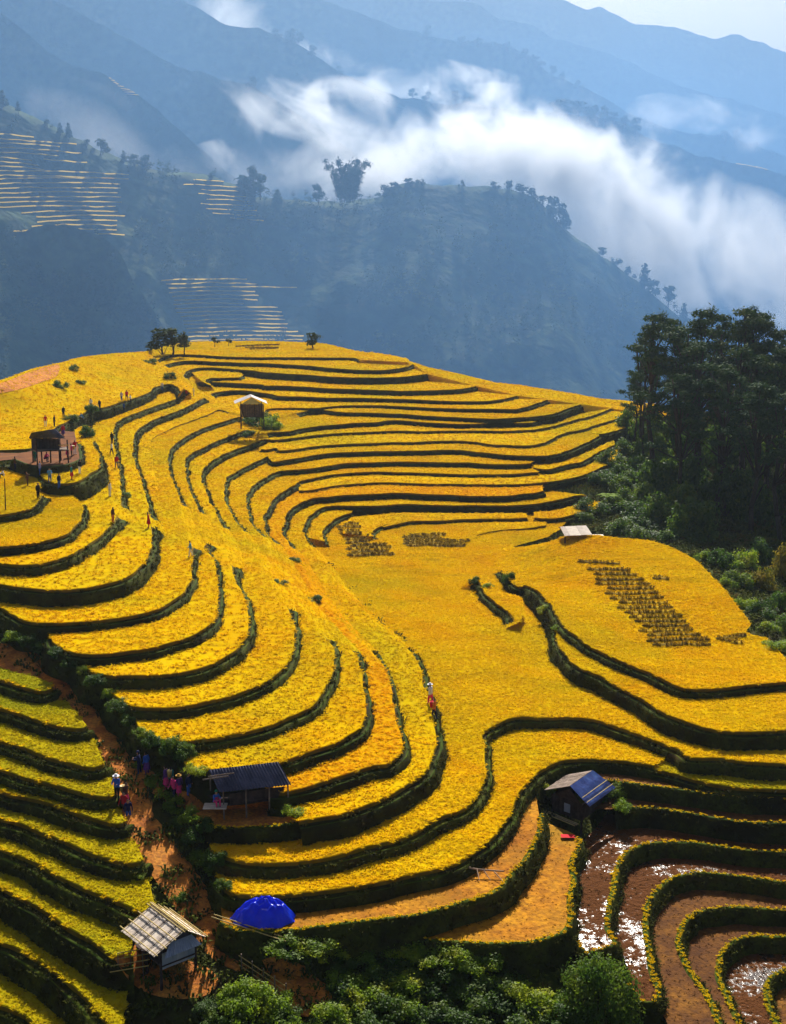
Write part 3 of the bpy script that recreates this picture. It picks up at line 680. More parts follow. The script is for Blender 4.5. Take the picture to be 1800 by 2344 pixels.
for o in [hill] + [o for o, k, f in TERR_OBJS if k not in ('ground',)]:
    n0 = len(_bv); _bv += [v.co.copy() for v in o.data.vertices]; _bf += [tuple(i + n0 for i in q.vertices) for q in o.data.polygons]
GBVH = BVHTree.FromPolygons(_bv, _bf)
def ground_z(x, y):
    """top of whatever stands at x, y"""
    h = GBVH.ray_cast(Vector((x, y, 80)), Vector((0, 0, -1)))
    return h[0].z if h[0] is not None else hill_z(x, y)
def on_hill(u, v):
    """where the ray of a photo point meets the ground"""
    h = GBVH.ray_cast(Vector((0, 0, CAMZ)), ray(u, v).normalized())
    return h[0].copy() if h[0] is not None else atz(u, v, 20)

# ------------------------------------------------------------------ the red path
PATH = [tuple(map(float, c.split(','))) for c in CTRL[:22]]
PATH = [(-80, 1480, 17.8)] + PATH
pw = np.array([[*atz(u, v, z)] for u, v, z in PATH])
d_ = np.concatenate([[0], np.cumsum(np.hypot(*np.diff(pw[:, :2], axis=0).T))])
g_ = np.linspace(0, d_[-1], int(d_[-1] / 0.6))
pw = np.stack([np.interp(g_, d_, pw[:, i]) for i in range(3)], 1)
for _ in range(6): pw[1:-1] = (pw[:-2] + pw[1:-1] * 2 + pw[2:]) / 4
T_ = np.gradient(pw[:, :2], axis=0); T_ /= np.hypot(T_[:, 0], T_[:, 1])[:, None]
vs, fs = [], []
for i, p in enumerate(pw):
    for j in range(7):
        s = (j - 3) / 3.0
        wd = 1.45 + 0.5 * noise.noise(Vector((i * 0.13, s * 0.8, 2)))
        x, y = p[0] + T_[i, 1] * s * wd, p[1] - T_[i, 0] * s * wd
        z = max(hill_z(x, y), p[2] - 0.2) + 0.16 - 0.18 * s * s + 0.05 * noise.noise(Vector((x, y, 0)))
        vs.append((x, y, z))
for i in range(len(pw) - 1):
    for j in range(6):
        a = i * 7 + j; fs.append((a, a + 1, a + 8, a + 7))
put('path', mesh_of('path', vs, fs, [M_SOIL], True), kind='structure')

def drape(name, s, m, label=None, lift=0.08):
    """bare earth lying on the ground"""
    W = np.array([[*on_hill(a, b)] for a, b, _ in smooth_px(px(s) + px(s)[:1])[:-1]])[:, :2]
    V, F = cdt_surface(W, lambda P: np.array([ground_z(x, y) + lift for x, y in P]), 0.5, 0.03)
    o = put(name, mesh_of(name, V, F, [m], True), hill)
    if label: o['label'] = label
drape('yard', 'n 262,2196 300,2182 380,2190 470,2215 500,2245 480,2278 420,2290 350,2280 300,2250', M_SOIL, 'orange earth under the bottom left hut')
drape('yard', 'n 600,2200 650,2190 720,2235 760,2290 700,2330 650,2290', M_SOIL, 'orange earth where the path reaches the bottom')
drape('yard', 'n 300,1770 335,1760 390,1800 440,1822 470,1850 440,1858 380,1838 320,1795', M_SOIL, 'side track of orange earth leading to the shelter')
drape('bare_earth', 'n -30,906 -30,884 0,878 30,868 68,852 108,840 136,836 130,862 100,874 60,888 20,898', M_SOIL, 'patch of bare orange earth on the far left hilltop')
# ================================================================== rice, stubble and grass standing on the fields
def tuft_mesh(name, m, blades, h, spread, w, droop, seed):
    r = random.Random(seed); V, F = [], []
    for i in range(blades):
        a = r.uniform(0, 6.283); rr = spread * math.sqrt(r.random()); bx, by = math.cos(a) * rr * 0.5, math.sin(a) * rr * 0.5
        a2 = a + r.uniform(-0.6, 0.6); hh = h * r.uniform(0.7, 1.15); ln = spread * r.uniform(0.5, 1.2) * droop
        dx, dy = math.cos(a2), math.sin(a2); px_, py_ = -dy * w, dx * w
        p0 = (bx, by, -0.05); p1 = (bx + dx * ln * 0.45, by + dy * ln * 0.45, hh); p2 = (bx + dx * ln, by + dy * ln, hh * r.uniform(0.72, 1.0))
        n = len(V)
        V += [(p0[0] - px_, p0[1] - py_, p0[2]), (p0[0] + px_, p0[1] + py_, p0[2]), (p1[0] + px_ * 1.4, p1[1] + py_ * 1.4, p1[2]), (p1[0] - px_ * 1.4, p1[1] - py_ * 1.4, p1[2]), p2]
        F += [(n, n + 1, n + 2, n + 3), (n + 3, n + 2, n + 4)]
    return mesh_of(name, V, F, [m])
SRC = {}
def source(key, m, *a):
    SRC[key] = bpy.data.objects.new('tuft_' + key, tuft_mesh('tuft_' + key, m, *a))
for i, k in enumerate(('gold', 'orange', 'lime')):
    source(k, M_RICE[k], 16, 0.09, 0.30, 0.022, 1.1, 11 + i)
source('stubble', M_RICE['stubble'], 8, 0.05, 0.16, 0.018, 1.0, 21)
source('mud', M_RICE['mud'], 8, 0.06, 0.16, 0.018, 1.0, 22)
source('bank', M_BANK, 10, 0.13, 0.20, 0.016, 1.0, 31)
source('ground', M_GRASS, 10, 0.30, 0.40, 0.04, 0.9, 32)
source('rim', M_RICE['gold'], 16, 0.09, 0.30, 0.022, 1.1, 14)
source('bund', M_BUND, 10, 0.12, 0.18, 0.014, 1.0, 35)
source('straw', M_STRAW, 8, 0.2, 0.3, 0.03, 1.2, 33)
GROUPS = {}
def scatter_group(key):
    if key in GROUPS: return GROUPS[key]
    g = bpy.data.node_groups.new('cover_' + key, 'GeometryNodeTree')
    g.interface.new_socket('Geometry', in_out='INPUT', socket_type='NodeSocketGeometry')
    g.interface.new_socket('Density', in_out='INPUT', socket_type='NodeSocketFloat')
    g.interface.new_socket('Size', in_out='INPUT', socket_type='NodeSocketFloat')
    g.interface.new_socket('Geometry', in_out='OUTPUT', socket_type='NodeSocketGeometry')
    n = g.nodes; l = g.links
    i = n.new('NodeGroupInput'); o = n.new('NodeGroupOutput')
    d = n.new('GeometryNodeDistributePointsOnFaces'); l.new(i.outputs[0], d.inputs['Mesh']); l.new(i.outputs['Density'], d.inputs['Density'])
    if key in ('bank', 'rim', 'bund'):
        mi = n.new('GeometryNodeInputMaterialIndex'); cm = n.new('FunctionNodeCompare'); cm.data_type = 'INT'; cm.operation = 'EQUAL'
        l.new(mi.outputs[0], cm.inputs[2]); cm.inputs[3].default_value = {'bank': 2, 'rim': 0, 'bund': 1}[key]; l.new(cm.outputs[0], d.inputs['Selection'])
    if key == 'ground':
        na = n.new('GeometryNodeInputNamedAttribute'); na.data_type = 'FLOAT'; na.inputs[0].default_value = 'open'
        m2 = n.new('ShaderNodeMath'); m2.operation = 'MULTIPLY'; l.new(na.outputs[0], m2.inputs[0]); l.new(i.outputs['Density'], m2.inputs[1]); l.new(m2.outputs[0], d.inputs['Density'])
    oi = n.new('GeometryNodeObjectInfo'); oi.inputs['Object'].default_value = SRC[key]
    ip = n.new('GeometryNodeInstanceOnPoints'); l.new(d.outputs['Points'], ip.inputs['Points']); l.new(oi.outputs['Geometry'], ip.inputs['Instance'])
    rv = n.new('FunctionNodeRandomValue'); rv.data_type = 'FLOAT_VECTOR'; rv.inputs[0].default_value = (-0.25, -0.25, 0); rv.inputs[1].default_value = (0.25, 0.25, 6.283)
    l.new(rv.outputs[0], ip.inputs['Rotation'])
    rs = n.new('FunctionNodeRandomValue'); rs.data_type = 'FLOAT'; rs.inputs[2].default_value = 0.65 if key != 'bank' else 0.4; rs.inputs[3].default_value = 1.35 if key != 'bank' else 1.5
    mu = n.new('ShaderNodeMath'); mu.operation = 'MULTIPLY'; l.new(rs.outputs[1], mu.inputs[0]); l.new(i.outputs['Size'], mu.inputs[1])
    l.new(mu.outputs[0], ip.inputs['Scale'])
    j = n.new('GeometryNodeJoinGeometry'); l.new(ip.outputs[0], j.inputs[0]); l.new(i.outputs[0], j.inputs[0]); l.new(j.outputs[0], o.inputs[0])
    GROUPS[key] = g
    return g
def cover(o, key, density, size):
    m = o.modifiers.new('cover', 'NODES'); m.node_group = scatter_group(key)
    ids = [s.identifier for s in m.node_group.interface.items_tree if s.in_out == 'INPUT']
    m[ids[1]] = float(density); m[ids[2]] = float(size)
for o, k, far in TERR_OBJS:
    if k in ('gold', 'orange', 'lime'):
        if far < 135: cover(o, k, 17.0, 0.65)
        elif far < 190: cover(o, k, 7.0, 0.8)
        else: cover(o, k, 2.5, 1.0)
    elif k in ('stubble', 'mud'): cover(o, k, 5.0, 0.5)
    elif k == 'muddy_water': cover(o, 'mud', 1.6, 0.8)
    elif k == 'bank':
        if o.parent.name.split('.')[0] != 'rice_terrace' and far < 135: cover(o, 'bund', 20.0, 0.5)
        cover(o, 'rim', 12.0 if far < 135 else 5.0, 0.7)
        cover(o, 'bank', 7.0 if far < 135 else 3.0, 1.0 if far < 135 else 1.2)
    elif k == 'ground': cover(o, 'ground', 2.5, 1.1)
# ================================================================== mountains, valley, mist
M_MTN = mat('forest_slope', [(0.3, (0.012, 0.030, 0.014)), (0.45, (0.034, 0.066, 0.016)), (0.56, (0.065, 0.095, 0.02)), (0.7, (0.11, 0.11, 0.03))], scale=0.014, detail=8, fine=(0.12, (0.012, 0.024, 0.012), 0.7), bump=1.0, bscale=0.09)
M_MTN.node_tree.nodes['Bump'].inputs['Distance'].default_value = 3.0
RIDGES = {}
def ridge(name, pts, D0, D1, drop, run, back=0.9, namp=1.0, seed=0.0, nu=150, nv=44, label=None, ey=1.12, ez=0.78):
    """a mountain whose crest passes through the traced skyline, its flanks folded by spurs"""
    q = smooth_px([(float(a), float(b), 0.0) for a, b in pts])
    u = np.linspace(q[0, 0], q[-1, 0], nu); v = np.interp(u, q[:, 0], q[:, 1])
    D = np.interp(u, [u[0], u[-1]], [D0, D1])
    crest = np.array([[*aty(a, b, d)] for a, b, d in zip(u, v, D)])
    V = np.zeros((nv, nu, 3)); nb = 10
    for j in range(nv):
        t = (j - nb) / (nv - 1 - nb)                      # <0 behind the crest, 0..1 down the front
        for i in range(nu):
            x, y, z = crest[i]
            if t >= 0:
                s = t ** 0.86
                f = noise.fractal(Vector((x / (run * 0.32) + seed, t * 0.9 + seed, seed)), 1.0, 2.1, 5)
                fold = namp * run * 0.10 * f * min(1, t * 4)
                xx, yy, zz = x + 0.10 * run * t * math.sin(seed * 7), y - run * t ** ey + fold, z - drop * t ** ez + namp * drop * 0.05 * noise.fractal(Vector((x / 40 + seed, t * 6, seed + 3)), 1, 2, 4) * min(1, t * 5)
            else:
                xx, yy, zz = x, y - run * back * t * 1.5, z + drop * back * t * 1.2
            V[j, i] = (xx, yy, zz)
    # little unevenness of the forest canopy along the crest
    for i in range(nu): V[nb, i, 2] += 0.0016 * D[i] * noise.fractal(Vector((crest[i][0] / (D[i] * 0.012), seed, 1)), 1, 2, 3)
    idx = np.arange(nu * nv).reshape(nv, nu)
    F = np.stack([idx[:-1, :-1], idx[1:, :-1], idx[1:, 1:], idx[:-1, 1:]], -1).reshape(-1, 4)
    me = soup(name, V.reshape(-1, 3), F, M_MTN, True)
    o = put(name, me, kind='structure')
    RIDGES[name] = (o, crest, BVHTree.FromPolygons([tuple(p) for p in V.reshape(-1, 3)], [tuple(map(int, f)) for f in F]), V)
    return o
Zs = lambda s: [tuple(map(float, w.split(','))) for w in s.split()]
ridge('mountain_far', Zs('900,-160 1100,-90 1296,3 1345,21 1371,16 1414,37 1463,56 1543,64 1600,78 1645,88 1677,80 1720,88 1800,123 1950,190 2150,270'), 3000, 2900, 800, 800, seed=1.3)
ridge('mountain_hazy', Zs('700,-130 900,-40 980,0 1082,5 1136,38 1221,59 1275,91 1382,118 1489,166 1596,209 1704,236 1800,268 1950,330'), 2350, 2250, 700, 650, seed=2.9)
ridge('ridge_wooded', Zs('-300,-190 200,-150 500,-110 739,0 830,32 884,54 954,75 1050,96 1088,93 1168,107 1221,134 1243,155 1286,182 1345,204 1398,230 1436,257 1489,279 1570,305 1661,308 1720,332 1800,359 1950,430'), 1750, 1650, 560, 500, seed=4.1)
ridge('ridge_long', Zs('-250,-260 200,-130 418,0 482,37 536,62 589,64 632,82 691,105 750,147 825,185 900,216 991,234 1082,238 1157,250 1243,258 1355,266 1436,283 1479,313 1543,334 1612,360 1704,377 1800,404 1950,470'), 1350, 1200, 440, 390, seed=5.7)
ridge('ridge_left_upper', Zs('-150,-150 60,-30 123,0 214,48 279,80 343,118 407,150 514,182 579,201 643,236 740,300 840,370 950,450'), 1080, 1000, 380, 320, seed=6.6)
ridge('ridge_left_lower', Zs('-150,-60 0,30 48,64 134,134 236,171 311,214 380,270 460,340 540,410 640,500'), 900, 860, 300, 240, seed=7.9)
ridge('hill_bamboo', Zs('-160,180 0,236 32,244 80,268 139,300 182,321 241,348 321,380 402,396 482,404 536,423 589,450 670,457 750,463 814,461 868,447 900,428 932,416 980,421 1061,424 1157,432 1211,447 1248,473 1286,520 1355,568 1436,627 1489,670 1543,713 1575,745 1650,800 1800,900'), 640, 780, 165, 262, seed=8.4, nu=240, nv=60, namp=0.8, ey=1.0, ez=0.97)
ridge('knoll', Zs('-160,560 0,536 54,530 107,514 177,522 241,548 279,586 300,632 343,696 370,739 396,771 440,830'), 585, 570, 120, 100, seed=9.2, nu=110)
# the valley floor out to the horizon
vs = [(-9000, 300, -125), (9000, 300, -125), (9000, 16000, -125), (-9000, 16000, -125)]
put('valley', mesh_of('valley', vs, [(0, 1, 2, 3)], [M_MTN]), kind='structure')
# paddies on the far slopes: each ledge is a strip lying in the slope
M_FARRICE = mat('far_rice', [(0.3, (0.56, 0.38, 0.05)), (0.7, (0.70, 0.50, 0.08))], scale=0.05, trans=0.6)
def ledge(rname, u0, v0, u1, v1, wid, bend=0.0, hh=0.55):
    o, crest, bvh, V = RIDGES[rname]; top = []
    n = 14
    for i in range(n + 1):
        t = i / n; u = u0 + (u1 - u0) * t; v = v0 + (v1 - v0) * t + bend * math.sin(t * math.pi) + 2.2 * noise.noise(Vector((u * 0.03, v0 * 0.1, 0)))
        h = bvh.ray_cast(Vector((0, 0, CAMZ)), ray(u, v).normalized())
        if h[0] is None: continue
        top.append(h[0])
    if len(top) < 3: return
    vs, fs = [], []
    for i, p in enumerate(top):
        w = wid * (0.35 + 0.65 * math.sin(math.pi * (i + 0.5) / len(top)) ** 0.4) * (1 + 0.3 * noise.noise(p * 0.05))
        d = Vector((p.x, p.y, 0)).normalized()
        vs += [p + d * w * 0.6 + Vector((0, 0, 0.3)), p - d * w + Vector((0, 0, 0.0)), p - d * (w * 0.97) + Vector((0, 0, hh))]      # the standing rice at the edge
    for i in range(len(top) - 1):
        a = i * 3; fs += [(a, a + 1, a + 4, a + 3), (a + 1, a + 2, a + 5, a + 4)]
    put('paddy', mesh_of('paddy', vs, fs, [M_FARRICE], True), o)
r2 = random.Random(5)
for k in range(23):                      # left slope
    v = 308 + k * 10.6; x1 = (75 if k < 2 else 130 if k < 5 else 110 if k < 7 else 285) + r2.uniform(-12, 12) - (0 if k < 12 else 8)
    x0 = -60 if k < 17 else (30 + r2.uniform(0, 70))
    if 4 < k < 8: x1 = 60 + (k - 4) * 14
    ledge('hill_bamboo', x0, v, x1, v - 3 if k > 9 else v + 8, 2.0, -3)
    if k in (1, 3, 5): ledge('hill_bamboo', 40 + k * 12, v + 5, 170 + k * 6, v + 12, 1.3)
for k in range(16):                      # slope below
    v = 640 + k * 9.2
    x0 = 372 + k * 4.6 + r2.uniform(-5, 5); x1 = [560, 590, 680, 588, 590, 585, 560, 640, 648, 655, 655, 655, 660, 680, 690, 690][k] + r2.uniform(-6, 6)
    ledge('hill_bamboo', x0, v + 3, x1, v + 1, 1.9, -3)
for k in range(9):
    ledge('ridge_left_lower', 250 + k * 5, 180 + k * 4.6, 285 + k * 6, 182 + k * 4.8, 2.0, hh=0.25)
for k in range(9):
    ledge('hill_bamboo', 430 + k * 10 + r2.uniform(-20, 20), 412 + k * 11, 540 + k * 8, 418 + k * 11, 0.9, hh=0.45)
for k in range(4):
    ledge('ridge_long', 1650 + k * 40, 366 + k * 8, 1700 + k * 40, 378 + k * 8, 2.5, hh=0.4)

# ------------------------------------------------------------------ trees on the far crests and forest on the slopes
def leaf_cloud(name, m, blobs, n, size, seed, flat=1.0, inner=0.55):
    """leaf sized faces spread through a set of ellipsoid clumps (x, y, z, rx, ry, rz)"""
    r = np.random.RandomState(seed)
    B = np.array(blobs, float); vol = (B[:, 3] * B[:, 4] * B[:, 5]) ** (2 / 3.); vol /= vol.sum()
    k = r.choice(len(B), n, p=vol)
    d = r.normal(size=(n, 3)); d /= np.linalg.norm(d, axis=1)[:, None]
    rad = inner + (1 - inner) * r.rand(n) ** 0.6
    rad *= 1 + 0.18 * r.normal(size=n)
    P = B[k, :3] + d * rad[:, None] * B[k, 3:6]
    nrm = d * np.array([1, 1, 1.0]) + r.normal(size=(n, 3)) * 0.7 + np.array([0, 0, 0.5]); nrm /= np.linalg.norm(nrm, axis=1)[:, None]
    t = np.cross(nrm, r.normal(size=(n, 3))); t /= np.linalg.norm(t, axis=1)[:, None] + 1e-9
    b = np.cross(nrm, t); s = size * (0.6 + 0.8 * r.rand(n))[:, None]
    V = np.stack([P - t * s, P - b * s * 0.55 * flat, P + t * s, P + b * s * 0.55 * flat], 1).reshape(-1, 3)
    F = np.arange(4 * n).reshape(n, 4)
    return soup(name, V, F, m)
def blobs_round(seed, n, R_, H, squash=0.8):
    r = random.Random(seed); out = []
    for i in range(n):
        a = r.uniform(0, 6.28); rr = R_ * math.sqrt(r.random()) * 0.75; z = H * r.uniform(0.28, 0.9)
        k = (1 - 0.5 * abs(z / H - 0.5)) * r.uniform(0.3, 0.5)
        out.append((math.cos(a) * rr * (1.15 - z / H * 0.7), math.sin(a) * rr * (1.15 - z / H * 0.7), z, R_ * k, R_ * k, R_ * k * squash))
    return out
def trunk_mesh(name, H, r0, limbs, seed, m=None):
    b = MB(); r = random.Random(seed); p = Vector((0, 0, -0.3)); n = 5; pts = [p]
    for i in range(n): p = p + Vector((r.uniform(-0.03, 0.03) * H, r.uniform(-0.03, 0.03) * H, H / n)); pts.append(p)
    for i in range(n): b.bar(pts[i], pts[i + 1], r0 * (1 - 0.8 * i / n), r0 * (1 - 0.8 * (i + 1) / n), 7)
    for (x, y, z) in limbs:
        i = min(n - 1, max(0, int((z * 0.85) / H * n))); b.bar(pts[i], (x, y, z), r0 * 0.35, r0 * 0.08, 5)
    return mesh_of(name, b.v, b.f, [m or M_BARK], True)
FARTREE = []
for s in range(4):
    bl = blobs_round(40 + s, 7 + s, 0.42 - 0.04 * (s % 3), 1.0, 1.0)
    FARTREE.append((trunk_mesh('far_trunk', 0.75, 0.03, [b[:3] for b in bl[:4]], s), leaf_cloud('far_crown', M_LEAF['far'], bl, 420, 0.055, s)))
for s in range(2):                       # slim conifers
    bl = [(0.02 * math.sin(i * 2.1), 0.02 * math.cos(i * 2.1), 0.2 + i * 0.11, 0.20 - i * 0.024, 0.20 - i * 0.024, 0.09) for i in range(7)]
    FARTREE.append((trunk_mesh('far_trunk', 0.9, 0.025, [], s), leaf_cloud('far_crown', M_LEAF['far'], bl, 420, 0.05, 60 + s)))
ORD = ['first', 'second', 'third', 'fourth', 'fifth', 'sixth', 'seventh', 'eighth', 'ninth', 'tenth', 'eleventh', 'twelfth', 'thirteenth', 'fourteenth', 'fifteenth', 'sixteenth', 'seventeenth', 'eighteenth', 'nineteenth', 'twentieth']
def nth(i): return ORD[i] if i < 20 else 'twenty ' + ORD[i - 20] if i < 29 else 'thirty ' + ORD[i - 30] if i >= 30 and i < 39 else 'fortieth or later'
def tree(name, loc, h, kind, label, cat='tree', group=None, meshes=None, wide=1.0, rz=None):
    tm, cm = meshes[kind]
    o = empty(name, loc, label, cat, group, rnd.uniform(0, 6.28) if rz is None else rz)
    o.scale = (h * wide, h * wide, h)
    put('trunk', tm, o); put('crown', cm, o)
    return o
def crest_tree(rname, u, vtop, vbase, kind, label, wide=1.0, group=None):
    o, crest, bvh, V = RIDGES[rname]
    i = int(np.argmin(np.abs(crest[:, 0] / crest[:, 1] - (u - 900) / FPX * 1.0)))
    y = crest[i, 1] - 1.0; p = aty(u, vbase + 3, y); h = (aty(u, vtop, y).z - p.z) * 1.12; wide *= 1.3
    return tree('tree', p, h, kind, label, group=group, meshes=FARTREE, wide=wide)
# ridge of the bamboo hill, from the photograph (left to right)
for i, (u, vt, vb, k, w) in enumerate([(6, 208, 246, 4, 1.3), (42, 232, 254, 4, 1), (110, 274, 292, 0, 1.2), (138, 282, 304, 4, 1.2), (158, 283, 316, 4, 1.0), (198, 318, 334, 1, 1.3), (230, 320, 352, 0, 1.4), (284, 346, 372, 4, 1.1), (308, 353, 378, 1, 1.3), (336, 356, 384, 0, 1.2), (482, 396, 408, 2, 1)]):
    crest_tree('hill_bamboo', u, vt, vb, k, nth(i) + ' small tree from the left along the far left hill crest', w, 'crest trees of the left hill')
for i, (u, vt, vb, k, w) in enumerate([(552, 405, 455, 0, 1.2), (575, 378, 432, 1, 0.75), (596, 398, 455, 2, 0.9), (566, 415, 462, 3, 1.2), (636, 434, 466, 4, 1.3), (729, 420, 462, 1, 0.9)]):
    crest_tree('hill_bamboo', u, vt, vb, k, nth(i) + ' of the dark trees beside the bamboo clump', w, 'trees left of the bamboo clump')
for i, (u, vt, vb, k, w) in enumerate([(880, 425, 452, 0, 1.6), (905, 416, 440, 1, 1.6), (935, 408, 428, 2, 1.6), (962, 410, 424, 3, 1.4), (1057, 413, 426, 0, 1), (1132, 415, 434, 1, 1.2), (1165, 414, 436, 2, 1.0), (1190, 420, 446, 3, 1.3), (1215, 432, 456, 0, 1.3), (1236, 446, 480, 1, 1.1), (1266, 450, 512, 2, 0.75), (1283, 468, 522, 0, 0.75), (1296, 482, 530, 1, 0.6), (1380, 566, 588, 2, 1.3), (1410, 590, 612, 3, 1.3), (1440, 612, 640, 0, 1.0), (1475, 605, 660, 4, 1.0), (1495, 640, 680, 1, 1.0), (1530, 655, 702, 2, 0.9), (1565, 695, 740, 4, 0.9)]):
    crest_tree('hill_bamboo', u, vt, vb, k, nth(i) + ' crest tree from the bamboo clump towards the right', w, 'crest trees right of the bamboo clump')
for i, (u, vt, vb, k, w) in enumerate([(945, 203, 220, 0, 1.3), (978, 208, 230, 1, 1), (1043, 208, 238, 2, 0.9), (1069, 220, 240, 3, 1), (1280, 228, 262, 0, 1.6), (1300, 226, 264, 1, 1.6), (1325, 232, 266, 2, 1.6), (1345, 240, 268, 3, 1.4), (1366, 242, 274, 0, 0.9), (1383, 240, 274, 1, 0.8), (1405, 258, 280, 2, 1.5), (1430, 264, 284, 3, 1.4), (1455, 270, 300, 0, 1.3), (632, 66, 86, 1, 1.3), (664, 66, 104, 2, 1.1), (680, 72, 108, 3, 0.9), (716, 104, 128, 0, 1)]):
    crest_tree('ridge_long', u, vt, vb, k, nth(i) + ' tree counted along the long misty ridge crest', w, 'trees on the long misty ridge')
for i, (u, vt, vb, k, w) in enumerate([(978, 58, 82, 1, 1), (1060, 84, 100, 0, 1.8), (1095, 88, 104, 1, 1.8), (1130, 96, 108, 2, 1.6), (1160, 97, 112, 3, 1.6), (1205, 112, 134, 0, 1.6), (1228, 128, 152, 1, 1.4), (1266, 150, 174, 2, 1), (1289, 164, 184, 3, 0.9), (1325, 184, 202, 0, 1.2), (1660, 298, 318, 1, 1.4), (1685, 298, 324, 2, 1.1), (1725, 326, 340, 3, 1.5), (1765, 344, 356, 0, 1.5)]):
    crest_tree('ridge_wooded', u, vt, vb, k, nth(i) + ' tree counted along the wooded ridge behind the cloud', w, 'trees on the wooded ridge')
crest_tree('ridge_left_upper', 578, 174, 204, 1, 'lone tree at the end of the upper left ridge', 0.9)
# forest on the near slopes: nobody could count it
def forest(rname, n, hmin, hmax, seed, where=None):
    o, crest, bvh, V = RIDGES[rname]; r = random.Random(seed)
    tm, cm = FARTREE[0]; src = np.array([v.co[:] for v in cm.vertices]).reshape(-1, 4, 3)
    src = src[::6]
    out = []
    nv, nu, _ = V.shape
    for i in range(n):
        a, b = r.uniform(10, nv - 2), r.uniform(0, nu - 2); i0, j0 = int(a), int(b)
        p = V[i0, j0] * (1 - (b - j0)) + V[i0, j0 + 1] * (b - j0)
        p = p * (1 - (a - i0)) + (V[i0 + 1, j0] * (1 - (b - j0)) + V[i0 + 1, j0 + 1] * (b - j0)) * (a - i0)
        q = p - np.array([0, 0, CAMZ]); depth = q[1] * CP - q[2] * SP; u = 900 + FPX * q[0] / depth; v = 1172 - FPX * (q[1] * SP + q[2] * CP) / depth
        if where and not where(u, v): continue
        if noise.noise(Vector((p[0] * 0.02, p[1] * 0.02, p[2] * 0.02 + seed))) < -0.15: continue
        h = r.uniform(hmin, hmax); t = r.uniform(0, 6.28); c, s = math.cos(t), math.sin(t)
        M = np.array([[c, -s, 0], [s, c, 0], [0, 0, 1]]) * h * np.array([[1.2], [1.2], [1.0]])
        out.append(src @ M.T + p - np.array([0, 0, 0.2 * h]))
    V2 = np.concatenate(out).reshape(-1, 3)
    f = put('forest', soup('forest', V2, np.arange(len(V2)).reshape(-1, 4), M_LEAF['far']), label='dense hazy forest covering the far slope', cat='forest', kind='stuff')
    return f
def bare(u, v): return (u < 290 and 300 < v < 545) or (370 < u < 690 and 635 < v < 790)
forest('hill_bamboo', 3600, 5, 11, 3, lambda u, v: -60 < u < 1700 and v < 960 and not bare(u, v))['label'] = 'hazy forest covering the hill with the bamboo clump'
forest('knoll', 1300, 6, 11, 4)['label'] = 'blue forest on the near left knoll'
forest('ridge_long', 900, 8, 16, 5, lambda u, v: u > 400)['label'] = 'dark forest on the long misty ridge'
# the bamboo clump: culms fanning out, leaf plumes at their tips
bp = aty(795, 464, 690)
bam = empty('bamboo_clump', bp, 'big fan shaped bamboo clump standing on the middle hill crest', 'bamboo')
r3 = random.Random(8); cul = MB(); pl = []
for i in range(26):
    a = r3.uniform(0, 6.28); t = r3.uniform(0.1, 1.0) ** 0.7; ln = r3.uniform(18, 23)
    lean = t * 0.34; dx, dy = math.cos(a) * math.sin(lean), math.sin(a) * math.sin(lean) * 0.6
    p0 = Vector((dx * 12, dy * 12, 0)); p1 = p0 + Vector((dx * ln * 0.8, dy * ln * 0.8, ln * 0.78)); p2 = p1 + Vector((dx * ln * 0.55, dy * ln * 0.55, ln * 0.17))
    cul.bar(p0, p1, 0.22, 0.14, 5); cul.bar(p1, p2, 0.14, 0.05, 5)
    pl.append((p2.x, p2.y, p2.z - 0.8, 1.9, 1.7, 1.8))
    for k in range(4):
        f = 0.25 + 0.22 * k; q = p0.lerp(p1, f); pl.append((q.x * 0.95, q.y * 0.95, q.z, 2.3, 1.8, 2.6))
cul.put('culm', plain('bamboo_culm', (0.06, 0.09, 0.03)), bam, True)
put('plume', leaf_cloud('plume', M_LEAF['far'], pl, 11000, 0.55, 5, flat=0.7, inner=0.1), bam)

# ------------------------------------------------------------------ clouds of mist in the valleys
def vol_mat(name, dens, col, aniso, build, absorb=(1, 1, 1)):
    m = bpy.data.materials.new(name); m.use_nodes = True; nt = m.node_tree; nt.nodes.clear()
    out = N(nt, 'ShaderNodeOutputMaterial'); v = N(nt, 'ShaderNodeVolumePrincipled')
    v.inputs['Color'].default_value = (*col, 1); v.inputs['Anisotropy'].default_value = aniso; v.inputs['Density'].default_value = dens
    v.inputs['Absorption Color'].default_value = (*absorb, 1)
    nt.links.new(v.outputs[0], out.inputs['Volume'])
    if build: build(nt, v)
    return m
def puff(nt, v, dens, scale, thr, seed):
    tc = N(nt, 'ShaderNodeTexCoord').outputs['Object']; pos = N(nt, 'ShaderNodeNewGeometry').outputs['Position']
    ln = N(nt, 'ShaderNodeVectorMath', operation='LENGTH'); nt.links.new(tc, ln.inputs[0])
    mp = N(nt, 'ShaderNodeMapping'); mp.inputs['Location'].default_value = (seed * 311, seed * 97, 0); nt.links.new(pos, mp.inputs[0])
    n = maprange(nt, noise_node(nt, mp.outputs[0], scale * 1.4, 8, 0.62, 0.9), 0.28, 0.72, 0.0, 1.0)
    e = maprange(nt, ln.outputs['Value'], 0.0, 1.0, 0.22, -0.30)
    f = math_n(nt, 'ADD', n, e)
    d = maprange(nt, f, thr + 0.04, thr + 0.40, 0.0, dens)
    nt.links.new(d, v.inputs['Density'])
